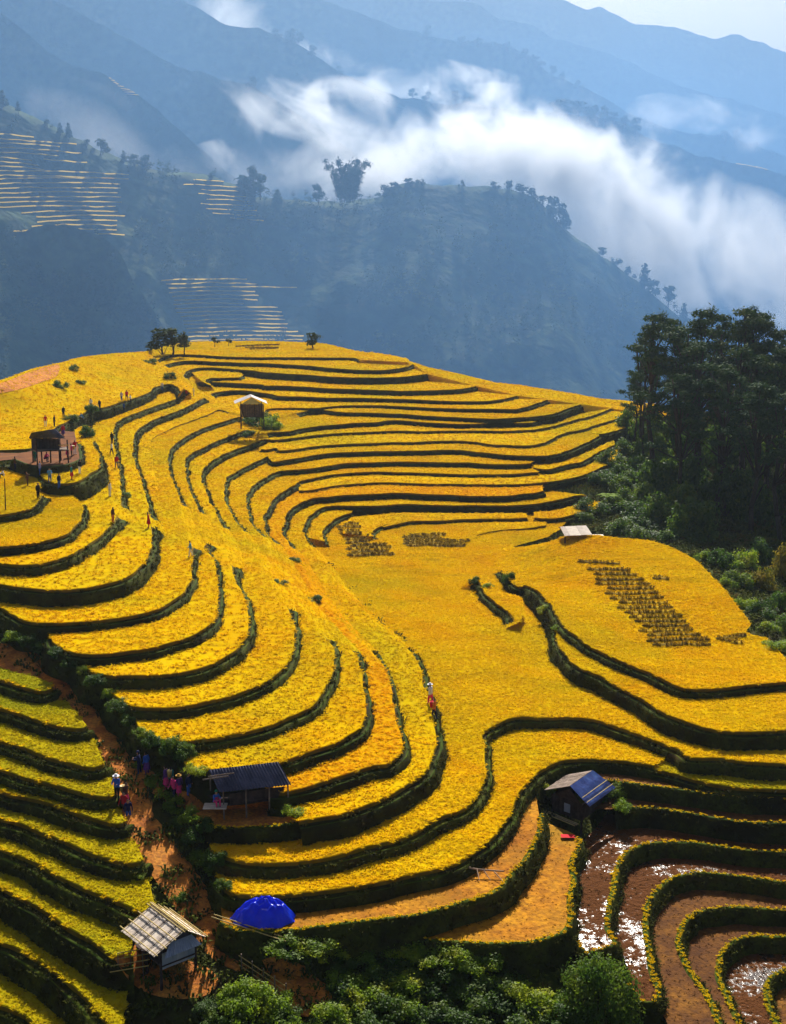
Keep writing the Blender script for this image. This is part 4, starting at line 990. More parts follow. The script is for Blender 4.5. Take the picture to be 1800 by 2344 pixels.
def mist(u, v, y, ru, rv, ry, dens, scale, seed, label, thr=0.5, col=(0.97, 0.97, 0.97), tilt=0.0):
    p = aty(u, v, y); k = y / FPX
    bm = bmesh.new(); bmesh.ops.create_icosphere(bm, subdivisions=3, radius=1.0); me = bpy.data.meshes.new('mist'); bm.to_mesh(me); bm.free()
    me.materials.append(vol_mat('mist_volume', dens, col, 0.42, lambda nt, vv: puff(nt, vv, dens, scale, thr, seed)))
    o = put('mist', me, label=label, cat='mist', kind='stuff')
    o.location = p; o.scale = (ru * k, ry, rv * k); o.rotation_euler = (0, tilt, 0)
    return o
mist(1170, 345, 900, 520, 150, 110, 0.050, 0.008, 1, 'bright white cloud bank lying behind the middle hill', thr=0.36, tilt=0.32)
mist(1120, 300, 880, 200, 100, 70, 0.050, 0.014, 2, 'brightest puff of cloud above the middle hill', thr=0.40)
mist(1430, 440, 880, 270, 150, 80, 0.050, 0.012, 3, 'white puff of cloud to the right of the middle hill', thr=0.42, tilt=0.3)
mist(690, 260, 930, 290, 120, 70, 0.040, 0.012, 4, 'torn white cloud in front of the upper left ridge', thr=0.48)
mist(1580, 610, 900, 440, 220, 120, 0.024, 0.008, 5, 'pale mist rising behind the pine grove', thr=0.30, tilt=0.3)
mist(830, 380, 840, 420, 90, 80, 0.022, 0.010, 6, 'pale mist behind the bamboo clump', thr=0.36)
mist(780, 140, 1480, 290, 80, 100, 0.030, 0.007, 7, 'bright wisp of cloud between the two upper ridges', thr=0.46, tilt=0.3)
mist(1370, 200, 1480, 110, 80, 60, 0.020, 0.014, 8, 'small wisp rising behind the long misty ridge', thr=0.60)
mist(1620, 290, 1480, 200, 60, 90, 0.020, 0.008, 9, 'small pale cloud above the right end of the ridge', thr=0.42, tilt=0.2)
mist(540, 60, 1480, 190, 80, 80, 0.016, 0.008, 10, 'thin wisp of cloud near the top left', thr=0.46, tilt=0.4)
mist(1340, 560, 840, 300, 130, 70, 0.024, 0.010, 11, 'mist pouring down behind the right flank of the middle hill', thr=0.36, tilt=0.65)
mist(1300, 420, 1900, 700, 120, 150, 0.006, 0.004, 12, 'pale band of mist between the wooded ridge and the hazy mountain', thr=0.30, tilt=0.3)
mist(250, 330, 800, 330, 120, 60, 0.006, 0.010, 13, 'thin blue mist behind the left hill crest', thr=0.34, tilt=0.35)
def valley(nt, v):
    pos = N(nt, 'ShaderNodeNewGeometry').outputs['Position']; sp = N(nt, 'ShaderNodeSeparateXYZ'); nt.links.new(pos, sp.inputs[0])
    e = math_n(nt, 'POWER', 2.718, math_n(nt, 'MULTIPLY', math_n(nt, 'ADD', sp.outputs['Z'], 0.0), -1 / 130.0))
    n = noise_node(nt, pos, 0.004, 3); k = maprange(nt, n, 0.3, 0.7, 0.5, 1.5)
    y = maprange(nt, sp.outputs['Y'], 340, 700, 0.9, 1.0)
    nt.links.new(math_n(nt, 'MULTIPLY', math_n(nt, 'MULTIPLY', math_n(nt, 'MULTIPLY', e, k), y), 0.0019), v.inputs['Density'])
b = MB(); b.box((0, 1860, 130), (4600, 3040, 480))
b.put('valley_mist', vol_mat('valley_mist', 0.001, (0.11, 0.28, 0.57), 0.5, valley, (0, 0, 0)), label='blue mist filling the valleys between the ridges', cat='mist', kind='stuff')
b = MB(); b.box((0, 1600, 300), (5000, 3700, 1200))
b.put('haze', vol_mat('haze', 0.00018, (0.26, 0.33, 0.42), 0.5, None, (0, 0, 0)), label='thin blue haze over the whole valley', cat='haze', kind='stuff')
# ================================================================== near vegetation
def bush_blobs(seed, n): 
    r = random.Random(seed); out = []
    for i in range(n):
        a = r.uniform(0, 6.28); rr = math.sqrt(r.random()) * 0.75; z = r.uniform(0.15, 0.85) * (1.1 - rr * 0.7)
        k = r.uniform(0.20, 0.36)
        out.append((math.cos(a) * rr, math.sin(a) * rr, z, k, k, k * 0.8))
    return out
BUSH = {}
for key, mk in (('bush', 'bush'), ('bright', 'bright'), ('yellow', 'yellow')):
    BUSH[key] = []
    for s in range(3):
        bl = bush_blobs(70 + s * 7 + len(key), 16)
        BUSH[key].append((trunk_mesh('stem', 0.55, 0.035, [b[:3] for b in bl[:9]], s + 3), leaf_cloud('foliage', M_LEAF[mk], bl, 2600, 0.052, 80 + s, flat=1.0, inner=0.35)))
def bush(p, w, h, key, label, group=None, name='bush', k=None):
    tm, cm = BUSH[key][rnd.randrange(3) if k is None else k]
    o = empty(name, p, label, 'bush', group, rnd.uniform(0, 6.28)); o.scale = (w, w, h)
    put('stem', tm, o); put('foliage', cm, o)
    return o
def bush_px(u, v, w, h, key, label, group=None, sink=0.15):
    p = on_hill(u, v); p.z = ground_z(p.x, p.y) - sink
    return bush(p, w, h, key, label, group)
# along the gully beside the red path, from the top down (photo point of the foot, half width, height, kind)
GUL = [(12, 1470, 1.6, 1.3, 'bright'), (45, 1478, 1.5, 1.3, 'bush'), (75, 1492, 1.5, 1.2, 'bush'), (105, 1505, 1.3, 1.0, 'bush'), (135, 1532, 1.3, 1.0, 'bush'), (165, 1545, 1.2, 1.0, 'bright'), (195, 1570, 1.5, 1.3, 'bush'),
       (228, 1600, 1.2, 1.1, 'bright'), (250, 1630, 1.6, 1.4, 'bush'), (275, 1660, 1.3, 1.1, 'bush'), (300, 1690, 1.2, 1.0, 'bright'), (330, 1710, 1.5, 1.5, 'bush'), (370, 1725, 1.6, 1.9, 'bush'), (402, 1745, 1.4, 1.6, 'bush'), (425, 1775, 1.3, 1.3, 'bright'),
       (300, 1760, 0.9, 0.8, 'bright'), (335, 1800, 1.4, 1.2, 'bright'), (360, 1830, 1.4, 1.3, 'bright'), (385, 1855, 1.5, 1.3, 'bright'), (415, 1880, 1.4, 1.4, 'bright'), (395, 1905, 1.4, 1.4, 'bush'), (425, 1935, 1.6, 1.8, 'bush'), (455, 1905, 1.2, 1.2, 'bush'),
       (440, 1975, 1.3, 1.3, 'bright'), (470, 1985, 1.3, 1.5, 'bush'), (455, 2010, 1.1, 1.1, 'bright'), (490, 2040, 1.0, 1.0, 'bush'), (385, 2075, 0.9, 1.2, 'bush'), (350, 2020, 0.8, 0.7, 'bright'), (300, 2010, 0.8, 0.5, 'bright')]
for i, (u, v, w, h, k) in enumerate(GUL):
    bush_px(u + 24, v - 8, w * 0.72, h * 0.75, k, nth(i) + ' leafy bush counted down the gully beside the red path', 'bushes beside the red path')
# brush along the foot of the picture
r4 = random.Random(12); BR = []
for (u, v, w, h, k) in [(660, 2165, 1.6, 0.9, 'bright'), (715, 2172, 1.6, 1.0, 'bright'), (690, 2195, 1.3, 1.0, 'bush'), (745, 2190, 1.5, 1.0, 'bright'), (790, 2205, 1.2, 0.8, 'bush'), (840, 2215, 1.5, 1.2, 'bright'), (875, 2235, 1.6, 1.3, 'bush'), (790, 2250, 1.6, 1.4, 'bright'), (830, 2280, 1.8, 1.5, 'bright'), (770, 2275, 1.3, 1.1, 'bush'),
                        (930, 2190, 1.6, 1.1, 'bright'), (985, 2188, 1.6, 1.2, 'bright'), (1035, 2195, 1.6, 1.2, 'bright'), (1085, 2205, 1.6, 1.3, 'bright'), (1130, 2225, 1.6, 1.3, 'bright'), (950, 2230, 1.7, 1.2, 'bush'), (1010, 2240, 1.8, 1.2, 'bush'), (1070, 2250, 1.8, 1.3, 'bush'), (1150, 2260, 1.5, 1.2, 'bush'), (920, 2270, 1.7, 1.4, 'bright'),
                        (900, 2310, 1.8, 1.5, 'bush'), (970, 2310, 1.8, 1.4, 'bush'), (1040, 2305, 1.8, 1.3, 'bush'), (1110, 2305, 1.8, 1.4, 'bush'), (1180, 2300, 1.7, 1.5, 'bright'), (1240, 2310, 1.7, 1.6, 'bright'), (1300, 2335, 1.8, 1.6, 'bush'), (940, 2345, 1.5, 1.5, 'bright'), (1010, 2350, 1.7, 1.3, 'bush'), (1090, 2350, 1.7, 1.3, 'bush'), (1180, 2350, 1.8, 1.5, 'bush'), (1260, 2360, 1.8, 1.6, 'bush'),
                        (560, 2290, 1.6, 1.5, 'bright'), (600, 2310, 1.8, 1.8, 'bright'), (545, 2335, 1.8, 1.8, 'bright'), (630, 2345, 1.6, 1.5, 'bright'), (500, 2345, 1.3, 1.2, 'bush'), (740, 2345, 1.7, 1.4, 'bright'), (790, 2335, 1.6, 1.4, 'bright'), (690, 2350, 1.4, 1.1, 'bush'), (850, 2345, 1.8, 1.4, 'bush'), (470, 2300, 1.0, 0.6, 'bush')]:
    BR.append((u, v, w, h, k))
for i, (u, v, w, h, k) in enumerate(sorted(BR)):
    bush_px(u, v, w, h, k, (nth(i) if i < 39 else 'last') + ' bush from the left in the brush along the bottom' if i < 39 else ['bushy shrub left', 'leafy shrub below', 'rounded shrub right', 'low shrub under'][i % 4] + ' of the round bush at the bottom', 'brush along the bottom')
# the big round bush at the lower right
p = on_hill(1370, 2318); p.z = ground_z(p.x, p.y) - 0.2
rb = empty('round_bush', p, 'big round dark green bush in front of the flooded paddies', 'bush'); rb.scale = (2.55, 2.55, 3.9)
put('stem', trunk_mesh('stem', 0.55, 0.035, [b[:3] for b in bush_blobs(5, 9)], 3), rb)
put('foliage', leaf_cloud('foliage', M_LEAF['bush'], bush_blobs(91, 30), 9000, 0.034, 17, inner=0.4), rb)
# bush under the white roofed hut, bushes of the saddle bank, right-hand slope
for i, (u, v, w, h, k, lb) in enumerate([(600, 975, 3.0, 3.0, 'bush', 'dark green bush under the white roofed hut'), (625, 982, 2.4, 3.4, 'bright', 'green leafy bush right of the white roofed hut'), (575, 968, 2.2, 1.8, 'bush', 'low bush on the bank below the white roofed hut'),
        (1090, 1335, 0.9, 1.0, 'bush', 'small dark bush at the end of the short saddle bank'), (1165, 1335, 1.0, 1.6, 'bush', 'upright bush where the spur bank begins'), (1250, 1400, 1.0, 0.9, 'bright', 'bright grass clump at the kink of the spur bank'),
        (1120, 1345, 0.8, 0.7, 'bright', 'low green clump on the short saddle bank'), (1275, 1440, 0.7, 0.6, 'bright', 'green tuft below the kink of the spur bank'), (673, 1880, 0.9, 0.9, 'bright', 'bright spiky plant beside the earth yard of the shelter'), (570, 1000, 1.5, 1.4, 'bush', 'little bush at the end of the bowl terraces'),
        (205, 1000, 1.6, 2.0, 'bush', 'dark shrub on the bank right of the upper left hut'), (210, 945, 1.6, 1.8, 'bush', 'shrub beside the climbing path above the upper left hut'), (160, 965, 1.5, 1.4, 'bush', 'shrub beside the path just above the upper left hut'),
        (168, 848, 1.2, 1.4, 'bush', 'small round shrub high on the golden left slope'), (138, 888, 1.6, 1.6, 'bush', 'round shrub on the golden left slope'), (185, 878, 1.2, 0.9, 'bush', 'low shrub right of the round shrub on the left slope'), (388, 868, 1.6, 1.8, 'bush', 'dark shrub on the crest left of the upper terraces'), (345, 832, 1.8, 1.4, 'bush', 'low shrub at the left end of the top terrace'),
        (285, 1135, 1.0, 0.7, 'bush', 'low shrub on the ridge path bank'), (675, 1285, 0.9, 0.7, 'bush', 'small dark bush on the golden crest'), (720, 1375, 1.1, 0.8, 'bush', 'dark bush where the crest path bends'), (640, 1335, 0.9, 0.6, 'bush', 'low dark bush on the crest below the bowl'),
        (1400, 1860, 1.3, 1.5, 'bush', 'bush right of the hut with the blue roof'), (1430, 1855, 1.0, 1.0, 'bright', 'small leafy bush by the stubble terrace edge'), (1250, 1815, 0.8, 0.9, 'bright', 'leafy clump left of the hut with the blue roof')]):
    bush_px(u, v, w, h, k, lb)
RS = [(1400, 1060, 3, 3, 'bush'), (1440, 1040, 3, 3.5, 'bush'), (1420, 1090, 3, 3, 'bush'), (1465, 1085, 3.5, 4, 'bush'), (1380, 1110, 3, 3, 'bush'), (1420, 1130, 3, 3.4, 'bush'), (1350, 1165, 2.6, 2.2, 'bush'), (1400, 1175, 3, 2.6, 'bush'), (1445, 1180, 3, 3, 'bush'), (1330, 1185, 2, 1.6, 'bush'), (1480, 1200, 3.2, 3.2, 'bush'), (1460, 1150, 3.2, 4, 'bush'),
      (1450, 985, 3, 3, 'bush'), (1480, 1010, 3.2, 4, 'bush'), (1500, 1060, 3.4, 4, 'bush'), (1500, 1130, 3.4, 4, 'bush'), (1540, 1200, 3.4, 4, 'bush'), (1580, 1230, 3.4, 3.6, 'bush'), (1540, 1120, 3.4, 4, 'bush'), (1600, 1160, 3.6, 5, 'bush'), (1660, 1180, 3.6, 5, 'bush'), (1720, 1190, 3.6, 5, 'bush'), (1780, 1200, 3.6, 5, 'bush'), (1560, 1050, 3.6, 5, 'bush'), (1620, 1060, 3.6, 5, 'bush'), (1690, 1080, 3.6, 5, 'bush'), (1760, 1090, 3.6, 5, 'bush')]
r7 = random.Random(4)
for k_ in range(34):
    v_ = 1095 + (k_ % 6) * 27 + r7.uniform(-9, 9); u_ = 1395 + (k_ // 6) * 40 + (v_ - 1095) * 0.25 + r7.uniform(-14, 14); RS.append((u_, v_, r7.uniform(1.8, 2.8), r7.uniform(1.6, 3.2), 'bush'))
for i, (u, v, w, h, k) in enumerate(RS):
    bush_px(u, v, w * (1.0 if i < 12 else 1.25), h * (1.0 if i < 12 or i > 26 else 1.8), k, (nth(i) if i < 27 else nth(i - 27) + ' low') + ' dark bush counted through the undergrowth below the pines', 'undergrowth below the pines', sink=0.5)
RE = [(1615, 1285, 1.6, 1.8, 'bright'), (1650, 1300, 2.2, 3.0, 'bush'), (1700, 1300, 2.4, 3.4, 'bright'), (1690, 1345, 2.2, 2.6, 'bush'), (1740, 1350, 2.2, 3.0, 'yellow'), (1700, 1390, 1.9, 2.0, 'bright'), (1740, 1410, 1.9, 2.0, 'bush'), (1755, 1445, 1.6, 1.4, 'bright'), (1790, 1400, 2.2, 3.0, 'bush'), (1790, 1330, 2.6, 5.0, 'yellow'), (1770, 1480, 1.6, 1.3, 'bright'), (1800, 1490, 1.6, 1.5, 'bright'), (1660, 1345, 1.6, 1.6, 'bright'), (1750, 1290, 2.6, 4.0, 'bush'), (1800, 1450, 2.0, 2.4, 'bush')]
for i, (u, v, w, h, k) in enumerate(RE):
    bush_px(u, v, w, h, k, nth(i) + ' sunlit bush down the right edge of the spur', 'bushes on the right edge of the spur', sink=0.3)
# banana plant
p = on_hill(1392, 1168); bn = empty('banana_plant', p, 'bright green banana plant at the right end of the bowl', 'banana plant')
mb = MB(); mb.bar((0, 0, -0.5), (0, 0, 2.0), 0.16, 0.12, 7); mb.put('stem', plain('banana_stem', (0.14, 0.17, 0.04)), bn)
r5 = random.Random(3); ml = plain('banana_leaf', (0.20, 0.30, 0.03), trans=0.4)
for i in range(9):
    a = i * 0.72; ln = r5.uniform(1.7, 2.4); vs, fs = [], []
    for j in range(6):
        t = j / 5; r_ = ln * t * 0.85; z = 1.9 + ln * (0.85 * t - 0.75 * t * t); w = 0.34 * math.sin(math.pi * min(1, t * 0.9 + 0.08))
        for s in (-1, 0, 1): vs.append((math.cos(a) * r_ - math.sin(a) * w * s, math.sin(a) * r_ + math.cos(a) * w * s, z - abs(s) * 0.08))
    for j in range(5):
        for s in range(2): fs.append((j * 3 + s, j * 3 + s + 1, j * 3 + s + 4, j * 3 + s + 3))
    put('leaf', mesh_of('leaf', vs, fs, [ml], True), bn)
# ------------------------------------------------------------------ pines on the right
def pine(seed, H):
    r = random.Random(seed); limbs, bl = [], []
    for i in range(22):
        z = H * (0.46 + 0.50 * (i / 21) ** 0.9); a = r.uniform(0, 6.28)
        ln = H * (0.23 * (1.02 - (z / H - 0.46) / 0.54 * 0.70)) * r.uniform(0.55, 1.15)
        zt = z + ln * r.uniform(0.02, 0.35); x, y = math.cos(a) * ln, math.sin(a) * ln
        limbs.append((x, y, zt)); 
        for k in range(2):
            f = 1 - 0.34 * k; s = H * r.uniform(0.036, 0.060)
            bl.append((x * f + r.uniform(-.3, .3), y * f + r.uniform(-.3, .3), z + (zt - z) * f + 0.5, s * 1.3, s * 1.3, s * 0.5))
    bl.append((0, 0, H * 0.985, H * 0.05, H * 0.05, H * 0.05))
    return (trunk_mesh('trunk', H, H * 0.017, limbs, seed), leaf_cloud('crown', M_LEAF['pine'], bl, 6500, 0.26, seed, flat=0.7, inner=0.15))
PINES = [pine(300 + i, 24.0) for i in range(4)]
# foot and top of every pine in the photo, nearest last
PN = [(1500, 725, 1090), (1468, 775, 1020), (1545, 760, 1120), (1452, 850, 1020), (1475, 800, 1060), (1610, 715, 1100), (1580, 790, 1140), (1650, 760, 1080), (1700, 712, 1110), (1690, 800, 1160), (1740, 745, 1120), (1760, 800, 1150), (1795, 775, 1120), (1820, 760, 1160), (1640, 840, 1180), (1560, 860, 1170), (1720, 880, 1220), (1790, 900, 1240)]
for i, (u, vt, vb) in enumerate(sorted(PN)):
    p = on_hill(u, vb); dist = p.y; h = (vb - vt) / FPX * math.hypot(p.y, p.z - CAMZ) / math.cos(R(8))
    tm, cm = PINES[i % 4]
    o = empty('pine_tree', p - Vector((0, 0, 0.4)), nth(i) + ' tall dark pine from the left in the right hand grove', 'pine tree', 'pine grove on the right', rnd.uniform(0, 6.28))
    s = h / 24.0; w_ = 0.82 if u < 1490 else 1.1; o.scale = (s * w_, s * w_, s)
    put('trunk', tm, o); put('crown', cm, o)
# trees on the hill top skyline
for i, (u, vt, vb, k, w, lb) in enumerate([(372, 748, 802, 0, 1.9, 'dark tree on the hilltop skyline, left of its pair'), (398, 746, 800, 2, 1.9, 'dark tree on the hilltop skyline, tallest of the cluster'), (422, 755, 796, 4, 1.7, 'slim dark tree at the right of the hilltop cluster'), (345, 786, 806, 1, 1.0, 'tiny shrub left of the hilltop trees'), (492, 765, 784, 1, 1.7, 'small round shrub on the hilltop skyline'), (524, 769, 784, 3, 1.6, 'second small shrub on the hilltop skyline'), (716, 755, 790, 0, 2.0, 'wide reddish shrub on the hilltop skyline')]):
    p = aty(u, vb + 4, 318 if u > 440 else 300); h = (vb - vt) / FPX * 318
    tree('tree', p, h, k, lb, meshes=FARTREE, wide=w)
# ================================================================== huts, tarp, fences
def corr(a, b, c, d, n, amp):
    """a corrugated sheet between four corners: a-b along the ridge, d-c along the eave"""
    a, b, c, d = map(Vector, (a, b, c, d)); nn = (b - a).cross(d - a).normalized()
    if nn.z < 0: nn = -nn
    vs, fs = [], []
    m = n * 4
    for i in range(m + 1):
        t = i / m; o = nn * amp * math.sin(t * n * 2 * math.pi)
        p, q = a.lerp(b, t) + o, d.lerp(c, t) + o
        vs += [p, q, q - nn * 0.012, p - nn * 0.012]
    for i in range(m):
        k = i * 4
        fs += [(k, k + 1, k + 5, k + 4), (k + 3, k + 7, k + 6, k + 2)]
    return vs, fs
def sheets(root, a, b, c, d, cols, rows, m, name='roof_sheet', waves=5, amp=0.03, lap=0.06, th=None):
    """roof slope of overlapping sheets; a-b ridge, d-c eave"""
    a, b, c, d = map(Vector, (a, b, c, d)); nn = (b - a).cross(d - a).normalized()
    if nn.z < 0: nn = -nn
    for r in range(rows):
        for k in range(cols):
            t0, t1 = max(0, k / cols - 0.004), min(1, (k + 1) / cols + 0.004); s0, s1 = r / rows, min(1.0, (r + 1) / rows + (lap if r < rows - 1 else 0))
            P = lambda t, s: a.lerp(b, t).lerp(d.lerp(c, t), s)
            lift = nn * (0.02 * (rows - r) + 0.012 * (k % 2) + rnd.uniform(0, 0.01))
            q = [P(t0, s0) + lift, P(t1, s0) + lift, P(t1, s1 + rnd.uniform(-0.01, 0.01)) + lift, P(t0, s1 + rnd.uniform(-0.01, 0.01)) + lift]
            if th is None: vs, fs = corr(*q, waves, amp); put(name, mesh_of(name, vs, fs, [m], True), root)
            else:
                b_ = MB(); b_.plate(*(q if (q[1] - q[0]).cross(q[3] - q[0]).z > 0 else (q[0], q[3], q[2], q[1])), th); b_.put(name, m, root)
def posts(root, pts, r, m):
    for (x, y, z0, z1) in pts:
        b = MB(); b.bar((x, y, z0), (x + rnd.uniform(-.04, .04), y, z1), r, r * 0.85, 7); b.put('post', m, root)
def wall(root, a, b, z0, z1, n, m, th=0.04, gap=0.01, name='wall_board'):
    """upright boards from a to b"""
    a, b = Vector((a[0], a[1], 0)), Vector((b[0], b[1], 0)); d = (b - a); nrm = Vector((d.y, -d.x, 0)).normalized()
    for i in range(n):
        p, q = a + d * (i / n), a + d * ((i + 1) / n) - d.normalized() * gap
        o = nrm * rnd.uniform(0, 0.015); bb = MB(); h = rnd.uniform(-0.03, 0.03)
        zt0 = z1 if not callable(z1) else z1(i / n); zt1 = z1 if not callable(z1) else z1((i + 1) / n)
        vs = [p + o + Vector((0, 0, z0)), q + o + Vector((0, 0, z0)), q + o + Vector((0, 0, zt1 + h)), p + o + Vector((0, 0, zt0 + h))]
        bb.plate(vs[0], vs[1], vs[2], vs[3], th); bb.put(name, m, root)
V3 = Vector
def local(root, p): return Vector(p) - Vector(root.location)

# --- hut with pale board roof, bottom left
g = 9.4
hz, ez = g + 2.75, g + 1.85
rf, rn = atz(346, 2071, hz), atz(425, 2130, hz); el_f, el_n = atz(282, 2128, ez), atz(350, 2189, ez); er_n = atz(496, 2164, ez)
ax = (rn - rf).normalized(); ln = ((rn - rf).length + (el_n - el_f).length) / 2
side = Vector((-ax.y, ax.x, 0)); 
if (el_n - rn).dot(side) < 0: side = -side
wl = abs((el_n - rn).dot(side)); wr = abs((er_n - rn).dot(side))
root = empty('field_hut', (rn.x, rn.y, g), 'stilted field hut with a pale plank and bamboo roof, bottom left', 'hut')
RN = Vector((0, 0, hz - g)); RF = RN - ax * ln; LN = side * wl + Vector((0, 0, ez - g)); LF = LN - ax * ln; RRN = -side * wr + Vector((0, 0, ez - g)); RRF = RRN - ax * ln
sheets(root, RF, RN, LN, LF, 16, 1, M_BOARD, 'roof_board', th=0.03)
sheets(root, RF, RN, RRN, RRF, 16, 1, M_BOARD, 'roof_board', th=0.03)
nl = (RN - RF).cross(LF - RF).normalized(); nl = nl if nl.z > 0 else -nl
nr = (RN - RF).cross(RRF - RF).normalized(); nr = nr if nr.z > 0 else -nr
for t in (0.06, 0.36, 0.66, 0.94):
    a, b = RF.lerp(LF, t) + nl * 0.13 - ax * 0.25, RN.lerp(LN, t) + nl * 0.13 + ax * 0.25; m_ = MB(); m_.bar(a, b, 0.035, 0.03); m_.put('roof_pole', M_BAMBOO, root)
    a, b = RF.lerp(RRF, t) + nr * 0.13 - ax * 0.25, RN.lerp(RRN, t) + nr * 0.13 + ax * 0.25; m_ = MB(); m_.bar(a, b, 0.035, 0.03); m_.put('roof_pole', M_BAMBOO, root)
for t in (0.02, 0.3, 0.55, 0.8, 0.985):
    a, b = RF.lerp(RN, t) + nl * 0.08, LF.lerp(LN, t) + nl * 0.08; m_ = MB(); m_.bar(a, b, 0.028, 0.022); m_.put('roof_batten', M_DARKWOOD if 0.1 < t < 0.9 else M_BAMBOO, root)
m_ = MB(); m_.bar(RF - ax * 0.2 + Vector((0, 0, 0.1)), RN + ax * 0.2 + Vector((0, 0, 0.1)), 0.05); m_.put('ridge_pole', M_BAMBOO, root)
# hipped corrugated skirt under the gable facing the viewer
q0, q1 = LN - ax * 0.3 + Vector((0, 0, -0.05)) - side * 0.5, RRN - ax * 0.3 + side * 0.4 + Vector((0, 0, -0.05)); 
top0, top1 = q0.lerp(RN, 0.42) - ax * 0.1, q1.lerp(RN, 0.42) - ax * 0.1
sheets(root, top0, top1, q1 + ax * 0.5 - Vector((0, 0, 0.15)), q0 + ax * 0.5 - Vector((0, 0, 0.15)), 4, 1, M_GREYSHEET, 'gable_sheet', waves=4)
m_ = MB(); m_.add([q0 - ax * 0.2, q1 - ax * 0.2, RN - ax * 0.25 - Vector((0, 0, 0.12))], [(0, 1, 2)]); m_.put('gable', M_SHEET, root)
fl = 1.0
c0, c1, c2, c3 = LN - side * 0.55, RRN + side * 0.55, RRF + side * 0.55, LF - side * 0.55
posts(root, [(p.x + ax.x * o, p.y + ax.y * o, -0.6, ez - g + 0.15) for p, o in ((c0, -0.3), (c1, -0.3), (c2, 0.4), (c3, 0.4), (c0.lerp(c3, 0.5), 0), (c1.lerp(c2, 0.5), 0))], 0.09, M_DARKWOOD)
m_ = MB(); k = Vector((0, 0, fl)); z_ = lambda p: Vector((p.x, p.y, fl))
m_.plate(z_(c0 - ax * 0.2), z_(c1 - ax * 0.2), z_(c2 + ax * 0.3), z_(c3 + ax * 0.3), 0.08); m_.put('floor', M_DARKWOOD, root)
wall(root, c0 - ax * 0.25, c1 - ax * 0.25, fl - 0.25, ez - g - 0.15, 9, M_TARP2 if False else M_GREYSHEET)
wall(root, c1 - ax * 0.25, c2 + ax * 0.3, fl - 0.25, ez - g - 0.05, 9, M_DARKWOOD)
# straw heaps under the hut
hp = c0.lerp(c1, 0.7) - ax * 0.6
put('straw_heap', leaf_cloud('straw_heap', M_STRAW, [(hp.x, hp.y, 0.25, 0.55, 0.5, 0.45), (hp.x - 0.5, hp.y, 0.15, 0.4, 0.4, 0.3)], 900, 0.10, 4, flat=0.3), None, label='heap of yellow straw under the bottom left hut', cat='straw').location = root.location
HUT5 = root

# --- long shelter with a grey corrugated roof
g = 13.45; hz, ez = g + 3.1, g + 2.05
tl, tr, br, bl_ = atz(479, 1763, hz), atz(638, 1745, hz), atz(667, 1797, ez), atz(502, 1814, ez)
root = empty('shelter', (tl.x, tl.y, g), 'long open shelter on posts with a dark grey corrugated roof', 'hut')
a, b, c, d = (local(root, p) for p in (tl, tr, br, bl_))
sheets(root, a, b, c, d, 6, 2, M_SHEET, waves=4, amp=0.06)
bk = Vector((-(b - a).y, (b - a).x, 0)).normalized() * 1.5
bk = bk if bk.y > 0 else -bk
sheets(root, a, b, b + bk + Vector((0, 0, -0.9)), a + bk + Vector((0, 0, -0.9)), 6, 1, M_SHEET, waves=6, amp=0.035)
for s, t in ((0.05, 'w'), (0.36, 'm'), (0.68, 'm'), (0.95, 'e')):
    p, q = d.lerp(c, s), a.lerp(b, s) + bk * 0.8
    posts(root, [(p.x, p.y + 0.35, -0.5, ez - g), (q.x, q.y, -0.5, ez - g)], 0.06, M_WOOD)
m_ = MB(); m_.plate(*(Vector((p.x, p.y, 1.0)) for p in (d + Vector((0.2, 0.4, 0)), c + Vector((-0.3, 0.4, 0)), b + bk * 0.6, a + bk * 0.6)), 0.08); m_.put('floor', M_DARKWOOD, root)
wall(root, d + Vector((0.6, 0.5, 0)), c + Vector((-0.5, 0.5, 0)), 0.9, 1.75, 14, M_DARKWOOD)
for k in range(2):
    p = d.lerp(c, 0.0) + Vector((-0.9 - 0.3 * k, 0.3 - 0.5 * k, 0)); m_ = MB(); m_.bar(p + Vector((0.2, 0, 0.95)), p + Vector((1.8, 0.5, 1.0)), 0.05); m_.put('deck_pole', M_WOOD, root)
m_ = MB(); q = d + Vector((-0.3, 0.2, 1.02 - d.z)); m_.box(q, (1.5, 0.9, 0.05)); m_.put('deck', M_BOARD, root)
SHEL = (root.location.copy(), q)

# --- hut with the blue tarpaulin roof, right
g = 9.1; hz, ez = g + 3.0, g + 1.75
rf, rn, ref, ren, len_, lef = atz(1356, 1764, hz), atz(1304, 1800, hz), atz(1407, 1802, ez), atz(1347, 1846, ez), atz(1246, 1809, ez), atz(1293, 1783, ez)
root = empty('tarp_hut', (rn.x, rn.y, g), 'weathered plank hut with a blue tarpaulin over its right roof slope', 'hut')
a, b, c, d, e, f = (local(root, p) for p in (rf, rn, ren, ref, len_, lef))
f = e + (a - b)                    # keep the slope a true parallelogram
sheets(root, a, b, e, f, 7, 1, M_WOOD, 'roof_board', th=0.04)
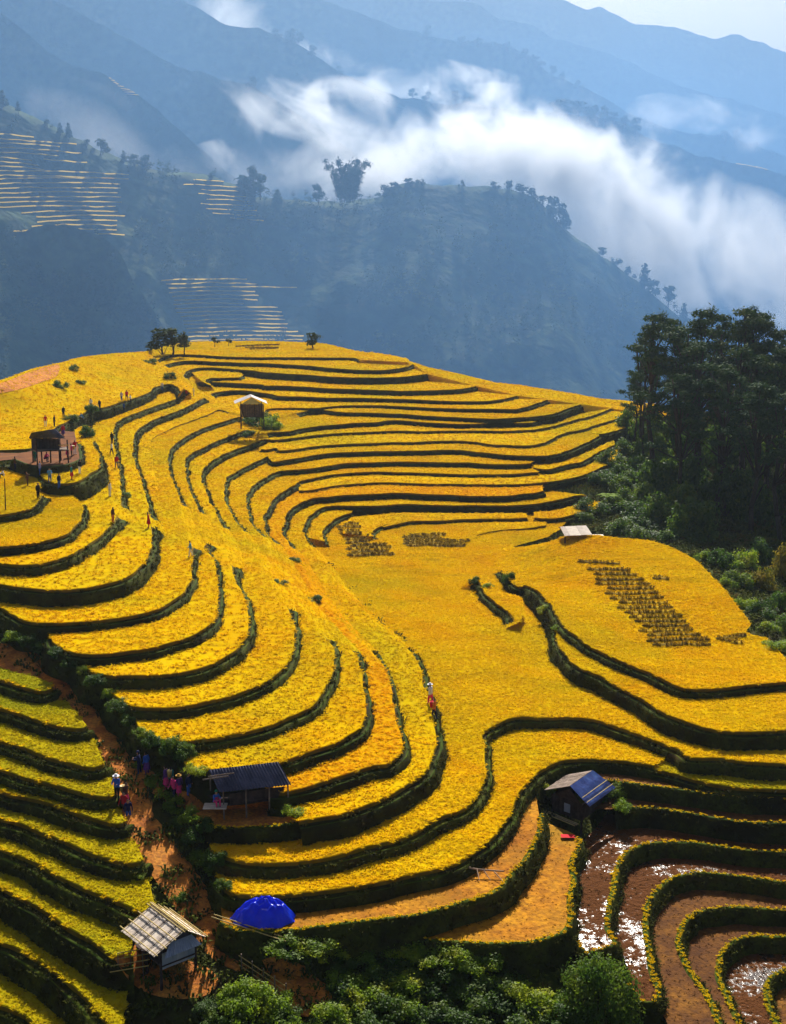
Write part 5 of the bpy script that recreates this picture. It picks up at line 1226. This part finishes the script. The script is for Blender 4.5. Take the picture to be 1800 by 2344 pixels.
# sagging tarpaulin
vs, fs = [], []
nn = (b - a).cross(d - a).normalized(); nn = nn if nn.z > 0 else -nn
for i in range(13):
    for j in range(11):
        s, t = i / 12, j / 10; p = a.lerp(b, s).lerp(d.lerp(c, s), t * 1.04) + nn * (0.06 + 0.05 * noise.noise(Vector((s * 4, t * 4, 1))))
        vs.append(p)
for i in range(12):
    for j in range(10): k = i * 11 + j; fs.append((k, k + 1, k + 12, k + 11))
put('tarpaulin', mesh_of('tarpaulin', vs, fs, [M_TARP2], True), root)
for t in (0.62, 0.86):
    m_ = MB(); m_.bar(a.lerp(d, t) + nn * 0.14, b.lerp(c, t) + nn * 0.14, 0.03, 0.025); m_.put('roof_pole', M_BAMBOO, root)
up = Vector((0, 0, 1)); dn = lambda p, z: Vector((p.x, p.y, z))
c_in, e_in, d_in, f_in = c.lerp(e, 0.14), e.lerp(c, 0.2), d.lerp(f, 0.14), f.lerp(d, 0.2)
wall(root, e_in, c_in, 0.45, 1.72, 12, M_DARKWOOD); wall(root, c_in, d_in, 0.45, 1.7, 10, M_DARKWOOD); wall(root, f_in, e_in, 0.45, 1.7, 10, M_DARKWOOD)
m_ = MB(); m_.add([dn(e_in, 1.7), dn(c_in, 1.7), dn(b, hz - g - 0.2)], [(0, 1, 2)]); m_.put('gable', M_DARKWOOD, root)
m_ = MB(); w0 = e_in.lerp(c_in, 0.42); w1 = e_in.lerp(c_in, 0.62); nrm = Vector(((w1 - w0).y, -(w1 - w0).x, 0)).normalized() * 0.07
m_.plate(dn(w0 + nrm, 0.75), dn(w1 + nrm, 0.75), dn(w1 + nrm, 1.4), dn(w0 + nrm, 1.4), 0.03); m_.put('window', M_GREYSHEET, root)
posts(root, [(p.x, p.y, -0.8, 1.7) for p in (c_in, e_in, d_in, f_in)], 0.08, M_DARKWOOD)
for k in range(5):
    o = nrm * (5 + k * 1.5); m_ = MB(); m_.bar(dn(e_in, 0.42 + 0.02 * (k % 2)) + o - (c_in - e_in) * 0.12, dn(c_in, 0.34) + o, 0.05, 0.04); m_.put('deck_pole', M_WOOD if k % 2 else M_BAMBOO, root)
HUT6 = root
# --- upper left hut on stilts
g = 25.25; hz, ez = g + 3.9, g + 2.9
rl, rr, fl_, fr_ = atz(73, 991, hz), atz(128, 982, hz), atz(66, 1003, ez), atz(150, 1004, ez)
root = empty('stilt_hut', (rl.x, rl.y, g), 'dark stilted hut with a purple grey roof on the upper left hill', 'hut')
a, b, c, d = (local(root, p) for p in (rl, rr, fr_, fl_))
bk = Vector((0.1, 2.0, 0)); eb = Vector((0, 0, ez - hz))
c = Vector((c.x, c.y - 0.0, c.z)); 
sheets(root, a, b, c, d, 5, 2, M_SHEET, waves=5, amp=0.04)
sheets(root, a, b, b + bk + eb, a + bk + eb + Vector((-0.9, 0, 0)), 5, 1, M_SHEET, waves=5, amp=0.04)
w0, w1, w2, w3 = d + Vector((0.25, 0.5, 0)), c + Vector((-0.9, 0.5, 0)), b + bk * 0.7, a + bk * 0.7
wall(root, w0, w1, 1.55, 2.85, 12, M_DARKWOOD); wall(root, w1, w2, 1.55, 2.9, 6, M_DARKWOOD); wall(root, w3, w0, 1.55, 2.9, 6, M_DARKWOOD)
m_ = MB(); m_.plate(dn(w0 - Vector((0.2, 0.3, 0)), 1.5), dn(w1 + Vector((1.2, -0.3, 0)), 1.5), dn(w2 + Vector((0.8, 0, 0)), 1.5), dn(w3, 1.5), 0.1); m_.put('floor', M_WOOD, root)
posts(root, [(p.x, p.y, -0.5, 2.7) for p in (w0, w0.lerp(w1, 0.33), w0.lerp(w1, 0.66), w1, w1 + Vector((1.0, 0, 0)), w2, w3)], 0.09, M_DARKWOOD)
m_ = MB(); m_.bar(dn(w1, 2.1) + Vector((0, -0.2, 0)), dn(w1 + Vector((1.2, -0.2, 0)), 2.1), 0.05); m_.put('rail', M_BAMBOO, root)
HUT1 = root
# --- white roofed hut on the bowl rim
g = 20.9; hz, ez = g + 4.3, g + 3.1
rn, rf, ln_, rn2 = atz(576, 909, hz), atz(567, 894, hz), atz(539, 923, ez), atz(611, 926, ez)
root = empty('white_roofed_hut', (rn.x, rn.y, g), 'small hut with a white gabled roof on the bowl rim', 'hut')
b, d, c = (local(root, p) for p in (rn, ln_, rn2)); dep_ = Vector((-0.6, 4.0, 0)); a = b + dep_
d.y = c.y = (d.y + c.y) / 2
sheets(root, a, b, d, d + dep_, 4, 1, M_WHITEROOF, 'roof_sheet', waves=4, amp=0.03)
sheets(root, a, b, c, c + dep_, 4, 1, M_WHITEROOF, 'roof_sheet', waves=4, amp=0.03)
w0, w1 = d.lerp(c, 0.2) + Vector((0, 0.5, 0)), d.lerp(c, 0.85) + Vector((0, 0.5, 0))
wall(root, w0, w1, 0.8, 3.0, 9, M_DARKWOOD); wall(root, w1, w1 + dep_ * 0.8, 0.8, 3.0, 8, M_DARKWOOD); wall(root, w0 + dep_ * 0.8, w0, 0.8, 3.0, 8, M_DARKWOOD)
m_ = MB(); m_.add([dn(w0, 3.02), dn(w1, 3.02), dn(b + Vector((0, 0.5, 0)), hz - g - 0.1)], [(0, 1, 2)]); m_.put('gable', M_GREYSHEET, root)
posts(root, [(p.x, p.y, -1.2, 3.0) for p in (w0 + Vector((-0.15, -.1, 0)), w1 + Vector((0.15, -.1, 0)), w1 + dep_ * 0.8, w0 + dep_ * 0.8)], 0.1, M_DARKWOOD)
m_ = MB(); m_.bar(dn(w0, 3.0) + Vector((-0.5, -0.3, 0)), dn(w0, 0.7) + Vector((0.3, -0.4, 0)), 0.06); m_.put('leaning_pole', M_BAMBOO, root)
# --- roof peeping over the spur
hz, ez = 17.0, 16.35
tl, tr, br, bl_ = atz(1282, 1206, hz), atz(1342, 1203, hz), atz(1356, 1224, ez), atz(1293, 1227, ez)
root = empty('spur_hut', (tl.x, tl.y, 14.2), 'hut behind the spur of which only a pale flat roof shows', 'hut')
a, b, c, d = (local(root, p) for p in (tl, tr, br, bl_))
sheets(root, a, b, c, d, 5, 1, M_WHITEROOF if False else M_BOARD, 'roof_board', th=0.05)
bk = Vector((0, 1.6, -0.5)); sheets(root, a, b, b + bk, a + bk, 5, 1, M_BOARD, 'roof_board', th=0.05)
m_ = MB(); m_.box(c + Vector((0.7, 0.6, -0.25)), (1.5, 1.2, 0.06)); m_.put('lean_to', M_BOARD, root)
posts(root, [(p.x, p.y, -3.5, 2.0) for p in (d + Vector((0.1, .1, 0)), c - Vector((0.1, -.1, 0)), a + bk, b + bk)], 0.09, M_DARKWOOD)

# --- heap under a blue tarpaulin
z0 = 10.7; pl_, pr_ = atz(525, 2112, z0), atz(671, 2112, z0); mid = (pl_ + pr_) / 2; rad = (pr_ - pl_).length / 2
mid = mid + Vector((0.1, 0.35, 0))
root = empty('tarp_heap', (mid.x, mid.y, z0), 'domed heap covered by a bright blue tarpaulin', 'tarpaulin heap')
vs, fs = [], []; nr_, na = 22, 96; r6 = random.Random(2)
fold = [r6.uniform(0.3, 1.0) for _ in range(11)]
for i in range(nr_ + 1):
    t = i / nr_
    for j in range(na):
        a = 2 * math.pi * j / na
        cr = 0.10 * (abs(math.sin(a * 3.5 + 0.8 * math.sin(a * 2))) - 0.6) + 0.07 * (abs(math.sin(a * 6 + 1 + t)) - 0.6) * t + 0.05 * noise.noise(Vector((math.cos(a) * 2.2, math.sin(a) * 2.2, t * 2)))
        rr = rad * (t ** 0.9) * (1 + cr * t)
        h = 1.30 * (1 - t ** 2.3) * (1 + 0.9 * cr) + 0.30 * (0.25 - abs(noise.noise(Vector((math.cos(a) * 3.4 * t, math.sin(a) * 3.4 * t, 4))))) + (0.1 if t < 0.15 else 0)
        vs.append((rr * math.cos(a) + 0.15 * (1 - t), rr * math.sin(a) * 0.62, max(h, 0.03 + 0.05 * math.sin(a * 9))))
for i in range(nr_):
    for j in range(na): fs.append((i * na + j, (i + 1) * na + j, (i + 1) * na + (j + 1) % na, i * na + (j + 1) % na))
put('tarpaulin', mesh_of('tarpaulin', vs, fs, [M_TARP], True), root)
for k, (x0, y0, x1, y1) in enumerate([(-2.9, -0.2, 1.6, -1.9), (-3.0, -0.5, 1.5, -2.2)]):
    m_ = MB(); m_.bar((x0, y0, 0.45), (x1, y1, -0.15), 0.035, 0.03); m_.put('bamboo_pole', M_BAMBOO, None, label=['upper', 'lower'][k] + ' of two bamboo poles slanting across the blue tarpaulin heap', cat='pole').location = root.location
TARP = root
# --- bamboo rail fence beside the path
p0, p1 = atz(553, 2192, 9.8), atz(655, 2250, 9.2)
root = empty('rail_fence', (p0.x, p0.y, ground_z(p0.x, p0.y)), 'low bamboo rail fence beside the path at the bottom', 'fence')
a = Vector((0, 0, 0)); b = Vector((p1.x - p0.x, p1.y - p0.y, ground_z(p1.x, p1.y) - root.location.z))
for k in range(3): m_ = MB(); o = Vector((0, 0, 0.35 + 0.3 * k)); m_.bar(a + o - (b - a) * 0.06, b + o + Vector((0, 0, rnd.uniform(-.1, .1))), 0.03, 0.025); m_.put('rail', M_BAMBOO, root)
for k in range(5): m_ = MB(); q = a.lerp(b, k / 4); m_.bar(q + Vector((0, 0, -0.4)), q + Vector((0, 0, 1.15)), 0.04); m_.put('post', M_WOOD, root)
# rails beside the bottom hut
root = empty('pole_rack', (HUT5.location.x - 3.2, HUT5.location.y - 0.3, HUT5.location.z), 'rack of thin bamboo poles left of the bottom left hut', 'rack')
for k in range(4): m_ = MB(); m_.bar((-1.1 + 0.1 * k, 0.3 * k, 0.35 + 0.22 * k), (1.1, 0.1 + 0.3 * k, 0.7 + 0.2 * k), 0.03); m_.put('pole', M_BAMBOO, root)
for k in range(3): m_ = MB(); m_.bar((-0.7 + 0.7 * k, 0.4, -0.4), (-0.7 + 0.7 * k, 0.4, 1.3), 0.03); m_.put('post', M_WOOD, root)
# fallen branch on the stubble, lone post, red cloth, bits on the path
p = atz(1085, 2003, 10.75)
root = empty('dead_branch', p, 'pale dead branch lying on the orange stubble terrace', 'branch')
M_PALE = plain('pale_wood', (0.38, 0.26, 0.18)); m_ = MB()
pts = [(-1.6, 0.4, 0.5), (-0.6, 0.2, 0.42), (0.5, 0.0, 0.36), (1.9, -0.1, 0.3)]
for q0, q1 in zip(pts, pts[1:]): m_.bar(q0, q1, 0.06, 0.05)
m_.bar((0.6, 0, 0.36), (1.0, -0.8, 0.05), 0.04, 0.02); m_.bar((1.2, 0, 0.33), (1.9, -1.3, 0.05), 0.04, 0.02); m_.bar((0.2, 0, 0.38), (0.3, -0.9, 0.05), 0.04, 0.02); m_.bar((-0.2, 0.1, 0.4), (-0.5, 1.1, 0.7), 0.03, 0.015)
m_.put('branch', M_PALE, root)
p = on_hill(13, 1168); m_ = MB(); m_.bar((0, 0, -0.3), (0.1, 0, 3.2), 0.07, 0.05); m_.put('post', M_DARKWOOD, None, label='lone thin post in the rice at the left edge', cat='post').location = p
p = atz(1300, 1917, 9.55); vs = [(x * 0.16 + 0.05 * math.sin(y * 3), y * 0.14, 0.12 + 0.06 * noise.noise(Vector((x, y, 0.3)))) for x in range(-3, 4) for y in range(-2, 3)]
fs = [(i * 5 + j, i * 5 + j + 1, i * 5 + j + 6, i * 5 + j + 5) for i in range(6) for j in range(4)]
put('cloth', mesh_of('cloth', vs, fs, [plain('red_cloth', (0.5, 0.01, 0.02))], True), label='crumpled red cloth on the stubble below the blue roofed hut', cat='cloth').location = p
p = on_hill(692, 2265); vs2 = [(v[0] * 0.6, v[1] * 0.5, v[2] * 0.7) for v in vs]
put('cloth', mesh_of('cloth', vs2, fs, [plain('pink_cloth', (0.6, 0.02, 0.3))], True), label='small pink cloth lying on the red path', cat='cloth').location = p
# tufts of cut straw laid in rows on the spur and dark stubble patches
def rowpatch(label, rows, z, wid, m):
    p0 = on_hill(*rows[0][:2]); root = empty('cut_rows', p0, label, 'cut rice')
    for (u0, v0, u1, v1) in rows:
        u0 += rnd.uniform(-9, 9); u1 += rnd.uniform(-12, 12); v0 += rnd.uniform(-1.5, 1.5); v1 += rnd.uniform(-1.5, 1.5)
        a, b = on_hill(u0, v0), on_hill(u1, v1); n = max(3, int((b - a).length / 0.5)); vs, fs = [], []
        for i in range(n + 1):
            q = a.lerp(b, i / n); zz = ground_z(q.x, q.y) + 0.03 - p0.z
            w = wid * (0.6 + 0.5 * noise.noise(Vector((q.x, q.y, 0))) + (0.3 if 0 < i < n else -0.3))
            for s, hh in ((-1, 0.02), (0, 0.20), (1, 0.02)): vs.append((q.x - p0.x, q.y - p0.y + s * w + 0.25 * noise.noise(Vector((q.x * 0.8, v0, 2))), zz + hh + 0.06 * noise.noise(Vector((q.x * 2, s, 1)))))
        for i in range(n):
            for j in range(2): k = i * 3 + j; fs.append((k, k + 1, k + 4, k + 3))
        o = put('row', mesh_of('row', vs, fs, [m], True), root)
        cover(o, 'cut', 10.0, 0.8)
    return root
M_CUT = mat('cut_straw', [(0.3, (0.15, 0.10, 0.012)), (0.52, (0.28, 0.18, 0.014)), (0.68, (0.50, 0.32, 0.01))], scale=1.2, trans=0.1, rand=0.15)
source('cut', M_CUT, 9, 0.22, 0.26, 0.03, 0.9, 41)
rows = [(1200 + 320 / 2.8, 1200 + 245 / 2.8, 1200 + 640 / 2.8, 1200 + 255 / 2.8)]
for k in range(17):
    y = 300 + 30 * k; j = (k * 7) % 5
    rows.append((1200 + (380 + (y - 300) * 0.94 + j * 6) / 2.8, 1200 + y / 2.8, 1200 + (700 + (y - 300) * 1.06 - j * 5) / 2.8, 1200 + (y - 4) / 2.8))
rowpatch('rows of dark cut rice laid on the right spur', rows, 15, 0.26, M_CUT)
rowpatch('short dark cut rows at the right edge of the spur', [(1645, 1462, 1700, 1456), (1655, 1468, 1695, 1464), (1665, 1474, 1690, 1472)], 15, 0.4, M_CUT)
rowpatch('two short dark rows near the top of the spur', [(1498, 1322, 1525, 1320), (1500, 1326, 1522, 1325)], 15, 0.4, M_CUT)
rowpatch('patch of cut rows on the left of the bowl floor', [(775 + k * 3.0, 1206 + k * 7.5, 822 + k * 5 + (k > 5) * 30, 1202 + k * 7.6) for k in range(10)], 12.6, 0.5, M_CUT)
rowpatch('dark cut patch in the middle of the bowl floor', [(925 + (k % 2) * 4, 1228 + k * 4.6, (1018 if k < 3 else 1072) - (k % 3) * 4, 1226 + k * 5.0) for k in range(6)], 12.6, 0.6, M_CUT)
rowpatch('grey cut rows on the hilltop terrace', [(540, 793, 650, 791), (568, 797, 648, 796), (566, 801, 640, 800)], 25.4, 1.0, M_CUT)
# ================================================================== people
SKIN = plain('skin', (0.42, 0.24, 0.16)); HAIR = plain('hair', (0.015, 0.012, 0.012))
CL = {'white': (0.75, 0.75, 0.80), 'red': (0.50, 0.02, 0.03), 'pink': (0.65, 0.04, 0.20), 'blue': (0.04, 0.12, 0.50), 'sky': (0.10, 0.32, 0.60), 'navy': (0.015, 0.02, 0.08), 'black': (0.012, 0.012, 0.016), 'purple': (0.12, 0.04, 0.22), 'green': (0.02, 0.20, 0.12), 'brown': (0.10, 0.045, 0.03), 'teal': (0.03, 0.25, 0.28), 'lavender': (0.45, 0.42, 0.70), 'orange': (0.60, 0.18, 0.03), 'grey': (0.20, 0.20, 0.22)}
CM = {k: plain('cloth_' + k, v, scale=9.0) for k, v in CL.items()}
def body_mesh(pose, sx):
    """joints -> one continuous skinned surface about 1.62 m tall"""
    J = {}
    if pose == 'sit': base, knee, foot, lean = 0.30, 0.52, 0.05, 0.12
    elif pose == 'squat': base, knee, foot, lean = 0.38, 0.55, 0.05, 0.25
    else: base, knee, foot, lean = 0.86, 0.47, 0.05, 0.03
    pts = [('pel', (0, 0, base), .135), ('belly', (0, -lean * .4, base + .16), .125), ('chest', (0, -lean, base + .36), .145), ('neck', (0, -lean - .01, base + .53), .055), ('head', (0, -lean - .03, base + .65), .098), ('crown', (0, -lean - .03, base + .74), .075)]
    ed = [(0, 1), (1, 2), (2, 3), (3, 4), (4, 5)]
    st = {'walk': .17, 'stand': .0, 'arm': .03, 'sit': 0, 'squat': 0, 'bend': .08}[pose]
    for s in (-1, 1):
        n = len(pts); fy = -st * s
        if pose in ('sit', 'squat'): pts += [('hip', (s * .10, 0, base - .02), .10), ('knee', (s * .14, -.36, knee), .075), ('ank', (s * .12, -.30 if pose == 'squat' else -.42, foot + .04), .05), ('toe', (s * .12, -.48, foot - .01), .04)]
        else: pts += [('hip', (s * .09, 0, base - .08), .10), ('knee', (s * .10, fy * .6 - .02, knee), .07), ('ank', (s * .10, fy + .02, foot + .03), .048), ('toe', (s * .11, fy - .14, foot - .01), .04)]
        ed += [(0, n), (n, n + 1), (n + 1, n + 2), (n + 2, n + 3)]
        n = len(pts); c = (s * .17, -lean, base + .46)
        if pose == 'arm' and s > 0: pts += [('sho', c, .065), ('elb', (.42, -lean, base + .48), .048), ('wri', (.66, -lean - .05, base + .52), .036), ('han', (.74, -lean - .05, base + .53), .034)]
        elif pose in ('sit', 'squat', 'bend'): pts += [('sho', c, .065), ('elb', (s * .24, -lean - .14, base + .24), .048), ('wri', (s * .14, -lean - .34, base + .26), .036), ('han', (s * .11, -lean - .41, base + .28), .034)]
        else: pts += [('sho', c, .065), ('elb', (s * .24, -lean + .03 + st * s * .4, base + .20), .046), ('wri', (s * .25, -lean - .06 + st * s, base - .03), .035), ('han', (s * .25, -lean - .08 + st * s, base - .11), .034)]
        ed += [(2, n), (n, n + 1), (n + 1, n + 2), (n + 2, n + 3)]
    me = bpy.data.meshes.new('body'); me.from_pydata([p[1] for p in pts], ed, []); o = bpy.data.objects.new('tmp', me); COL.objects.link(o)
    m = o.modifiers.new('skin', 'SKIN'); m.use_smooth_shade = True; o.modifiers.new('sub', 'SUBSURF').levels = 1
    for i, p in enumerate(pts):
        sv = me.skin_vertices[0].data[i]; sv.radius = (p[2] * sx, p[2] * sx); sv.use_root = i == 0
    dg = bpy.context.evaluated_depsgraph_get(); dg.update()
    out = bpy.data.meshes.new_from_object(o.evaluated_get(dg)); bpy.data.objects.remove(o); bpy.data.meshes.remove(me)
    return out, base, pts
BODY = {(p, i): body_mesh(p, s) for p in ('stand', 'walk', 'sit', 'squat', 'arm', 'bend') for i, s in enumerate((1.0, 1.12))}
def person(u, v, pose, top, low, label, hat=None, extra=None, face=None, hgt=1.0, p=None, skirt=False, k=0):
    src, base, pts = BODY[(pose, k)]
    me = src.copy(); me.materials.clear()
    for m in (CM[top], CM[low], SKIN, HAIR, CM['black']): me.materials.append(m)
    hips = base - 0.02; shl = base + 0.50; lean = -pts[2][1][1]
    idx = []
    for q in me.polygons:
        c = q.center; d = abs(c.x)
        if c.z > shl + 0.03 and d < 0.16:
            i = 3 if (c.z > base + .70 or c.y > -lean + .0) and c.z > base + .56 else 2
        elif c.z < 0.09: i = 4
        elif c.z < hips or (pose in ('sit', 'squat') and c.y < -0.08 and c.z < base + .25 and d > .05 and c.z < 0.62): i = 1
        else: i = 0
        hand = [w for n, w, r in pts if n == 'han']
        if min((c - Vector(h)).length for h in hand) < 0.09: i = 2
        idx.append(i)
    me.polygons.foreach_set('material_index', idx)
    if p is None: p = on_hill(u, v)
    d = Vector((0, 0, 0)) if False else None
    o = put('person', me, label=label, cat='person'); o.location = (p.x, p.y, p.z - 0.02); s = hgt; o.scale = (s, s, s)
    o.rotation_euler = (0, 0, rnd.uniform(-2.6, 2.6) if face is None else face)
    hz = base + .66; hy = -lean - .03
    if hat:
        b = MB(); n = 14; vs = [(0, hy, hz + .17)]
        for rr, zz in ((.09, hz + .15), (.105, hz + .07), (.21 if hat in ('white', 'straw') else .115, hz + .05)):
            vs += [(math.cos(2 * math.pi * i / n) * rr, hy + math.sin(2 * math.pi * i / n) * rr, zz) for i in range(n)]
        fs = [(0, 1 + i, 1 + (i + 1) % n) for i in range(n)] + [(1 + r * n + i, 1 + (r + 1) * n + i, 1 + (r + 1) * n + (i + 1) % n, 1 + r * n + (i + 1) % n) for r in range(2) for i in range(n)]
        put('hat', mesh_of('hat', vs, fs, [M_STRAW if hat == 'straw' else CM[hat]], True), o)
    if skirt:
        n = 16; vs, fs = [], []
        for r, (rr, zz) in enumerate(((.15, base + .06), (.20, base - .15), (.25, base - .42))):
            vs += [(math.cos(2 * math.pi * i / n) * rr * (1 + .08 * (i % 2)), math.sin(2 * math.pi * i / n) * rr * .85, zz) for i in range(n)]
        fs = [(r * n + i, (r + 1) * n + i, (r + 1) * n + (i + 1) % n, r * n + (i + 1) % n) for r in range(2) for i in range(n)]
        put('skirt', mesh_of('skirt', vs, fs, [CM[low]], True), o)
    if extra in ('basket', 'pack'):
        n = 12; vs, fs = [], []; y0 = -lean + .26; m = M_BAMBOO if extra == 'basket' else CM['red']
        prof = ((.08, base + .02), (.13, base + .06), (.17, base + .30), (.19, base + .48), (.16, base + .47), (.0, base + .40))
        for rr, zz in prof: vs += [(math.cos(2 * math.pi * i / n) * rr, y0 + math.sin(2 * math.pi * i / n) * rr * .8, zz) for i in range(n)]
        fs = [(r * n + i, r * n + (i + 1) % n, (r + 1) * n + (i + 1) % n, (r + 1) * n + i) for r in range(len(prof) - 1) for i in range(n)]
        put('basket' if extra == 'basket' else 'backpack', mesh_of('basket', vs, fs, [m], True), o)
    return o
PEOPLE = [
 (105, 977, 'stand', 'red', 'white', 'person in a red top standing in the rice above the upper left hut', None, None),
 (146, 955, 'stand', 'black', 'black', 'dark clothed person on the path just above the upper left hut', None, None),
 (125, 977, 'stand', 'navy', 'navy', 'person in navy close behind the ridge of the upper left hut', None, None),
 (191, 962, 'squat', 'sky', 'white', 'person in a light blue top squatting beside the climbing path', None, None),
 (209, 936, 'stand', 'white', 'black', 'person in white high on the climbing path', None, None),
 (229, 938, 'stand', 'navy', 'navy', 'person in dark blue beside the climbing path', None, None),
 (279, 918, 'stand', 'lavender', 'blue', 'left person in lavender of the group of visitors on the path', None, None),
 (291, 916, 'walk', 'red', 'navy', 'person with a red backpack in the group of visitors on the path', None, 'pack'),
 (284, 944, 'stand', 'blue', 'navy', 'lower person in blue of the group of visitors on the path', None, None),
 (300, 924, 'bend', 'white', 'black', 'rightmost person in white of the group of visitors on the path', None, None),
 (372, 895, 'stand', 'white', 'blue', 'person in white on the dark bank near the upper end of the path', None, None),
 (427, 904, 'walk', 'black', 'red', 'person in black leaning forward on the golden crest', None, None),
 (444, 906, 'stand', 'white', 'white', 'person dressed all in white on the golden crest', None, None),
 (257, 1015, 'stand', 'black', 'navy', 'topmost person in black in the file along the ridge bank', None, None),
 (256, 1041, 'walk', 'white', 'navy', 'person in white trailing a dark scarf in the file along the ridge bank', None, None),
 (268, 1072, 'walk', 'red', 'grey', 'person in dark red in the file along the ridge bank', None, None),
 (252, 1137, 'stand', 'white', 'white', 'person in white standing alone below the ridge bank', None, None),
 (259, 1197, 'stand', 'brown', 'orange', 'person in brown at the right tip of a left hand terrace', None, None),
 (341, 1208, 'stand', 'red', 'red', 'person in a long red dress on the golden crest', None, None),
 (437, 1274, 'walk', 'sky', 'white', 'person in a bright blue top and white trousers on a terrace tip', None, None),
 (64, 1112, 'arm', 'brown', 'brown', 'person in a long dark coat pointing, below the upper left hut', None, None),
 (88, 1142, 'stand', 'black', 'black', 'person in black at the tip of the uppermost left terrace', None, None),
 (136, 1119, 'stand', 'navy', 'blue', 'person in navy against the curved bank below the upper left hut', None, None),
 (115, 1105, 'bend', 'sky', 'blue', 'person in light blue left of the navy one at the curved bank', None, None),
 (92, 1088, 'stand', 'lavender', 'blue', 'person in lavender and blue below the left end of the hut yard', None, None),
 (165, 1098, 'stand', 'teal', 'red', 'person in red trousers on the curved bund right of the hut', None, None),
 (183, 1085, 'stand', 'black', 'white', 'person in black and white on the curved bund right of the hut', None, None),
 (35, 1076, 'stand', 'brown', 'navy', 'person in brown beside the small bank left below the hut', None, None),
 (10, 1094, 'sit', 'white', 'black', 'person in white sitting in the rice at the left edge', None, None),
 (81, 1056, 'stand', 'green', 'green', 'person in green in front of the posts of the upper left hut', None, None),
 (103, 1057, 'squat', 'pink', 'navy', 'person in pink squatting under the upper left hut', None, None),
 (155, 1048, 'stand', 'purple', 'pink', 'person in purple at the right end of the upper left hut', None, None),
 (165, 1046, 'stand', 'pink', 'black', 'person in pink with a basket right of the upper left hut', None, 'basket'),
 (172, 1040, 'arm', 'red', 'white', 'rightmost person in red beside the upper left hut', None, None),
 (145, 1000, 'stand', 'red', 'purple', 'person in crimson just behind the right end of the hut roof', None, None),
 (269, 1830, 'bend', 'blue', 'black', 'person in a wide white hat on the red path', 'white', None),
 (289, 1846, 'walk', 'brown', 'pink', 'person with a dark red top and pink sash on the red path', None, 'basket'),
 (286, 1868, 'walk', 'red', 'brown', 'person in red just ahead of the one in blue jeans', None, None),
 (295, 1884, 'stand', 'navy', 'blue', 'lowest person on the red path, in bright blue jeans', None, None),
 (320, 1772, 'bend', 'navy', 'navy', 'person in navy with a white scarf at the side track', 'navy', None),
 (337, 1774, 'stand', 'blue', 'purple', 'person in bright blue at the side track above the bushes', None, None),
 (382, 1808, 'stand', 'purple', 'pink', 'leftmost person in purple of the group left of the shelter', None, 'basket'),
 (394, 1806, 'stand', 'teal', 'black', 'person in teal behind the group left of the shelter', None, None),
 (400, 1832, 'walk', 'pink', 'navy', 'person in a bright pink top in the group left of the shelter', None, None),
 (412, 1826, 'stand', 'purple', 'pink', 'person in purple with a straw hat in the group left of the shelter', 'straw', None),
 (433, 1821, 'stand', 'navy', 'blue', 'rightmost person in navy of the group left of the shelter', None, None),
 (994, 1646, 'walk', 'orange', 'navy', 'person in orange walking along the bund in the middle', None, 'pack'),
 (986, 1612, 'walk', 'white', 'pink', 'person in white walking along the bund in the middle', 'white', None),
]
for i, (u, v, pose, top, low, lb, hat, ex) in enumerate(PEOPLE):
    person(u, v, pose, top, low, lb, hat, ex, hgt=rnd.uniform(1.0, 1.1), skirt=low in ('pink', 'red', 'brown', 'purple', 'green') and pose == 'stand', k=i % 2)
sp = SHEL[0] + SHEL[1] + Vector((0.0, 0.1, 0.03))
person(0, 0, 'sit', 'blue', 'pink', 'person in blue with a green cap sitting on the shelter deck', 'green', None, p=sp, face=0.6)
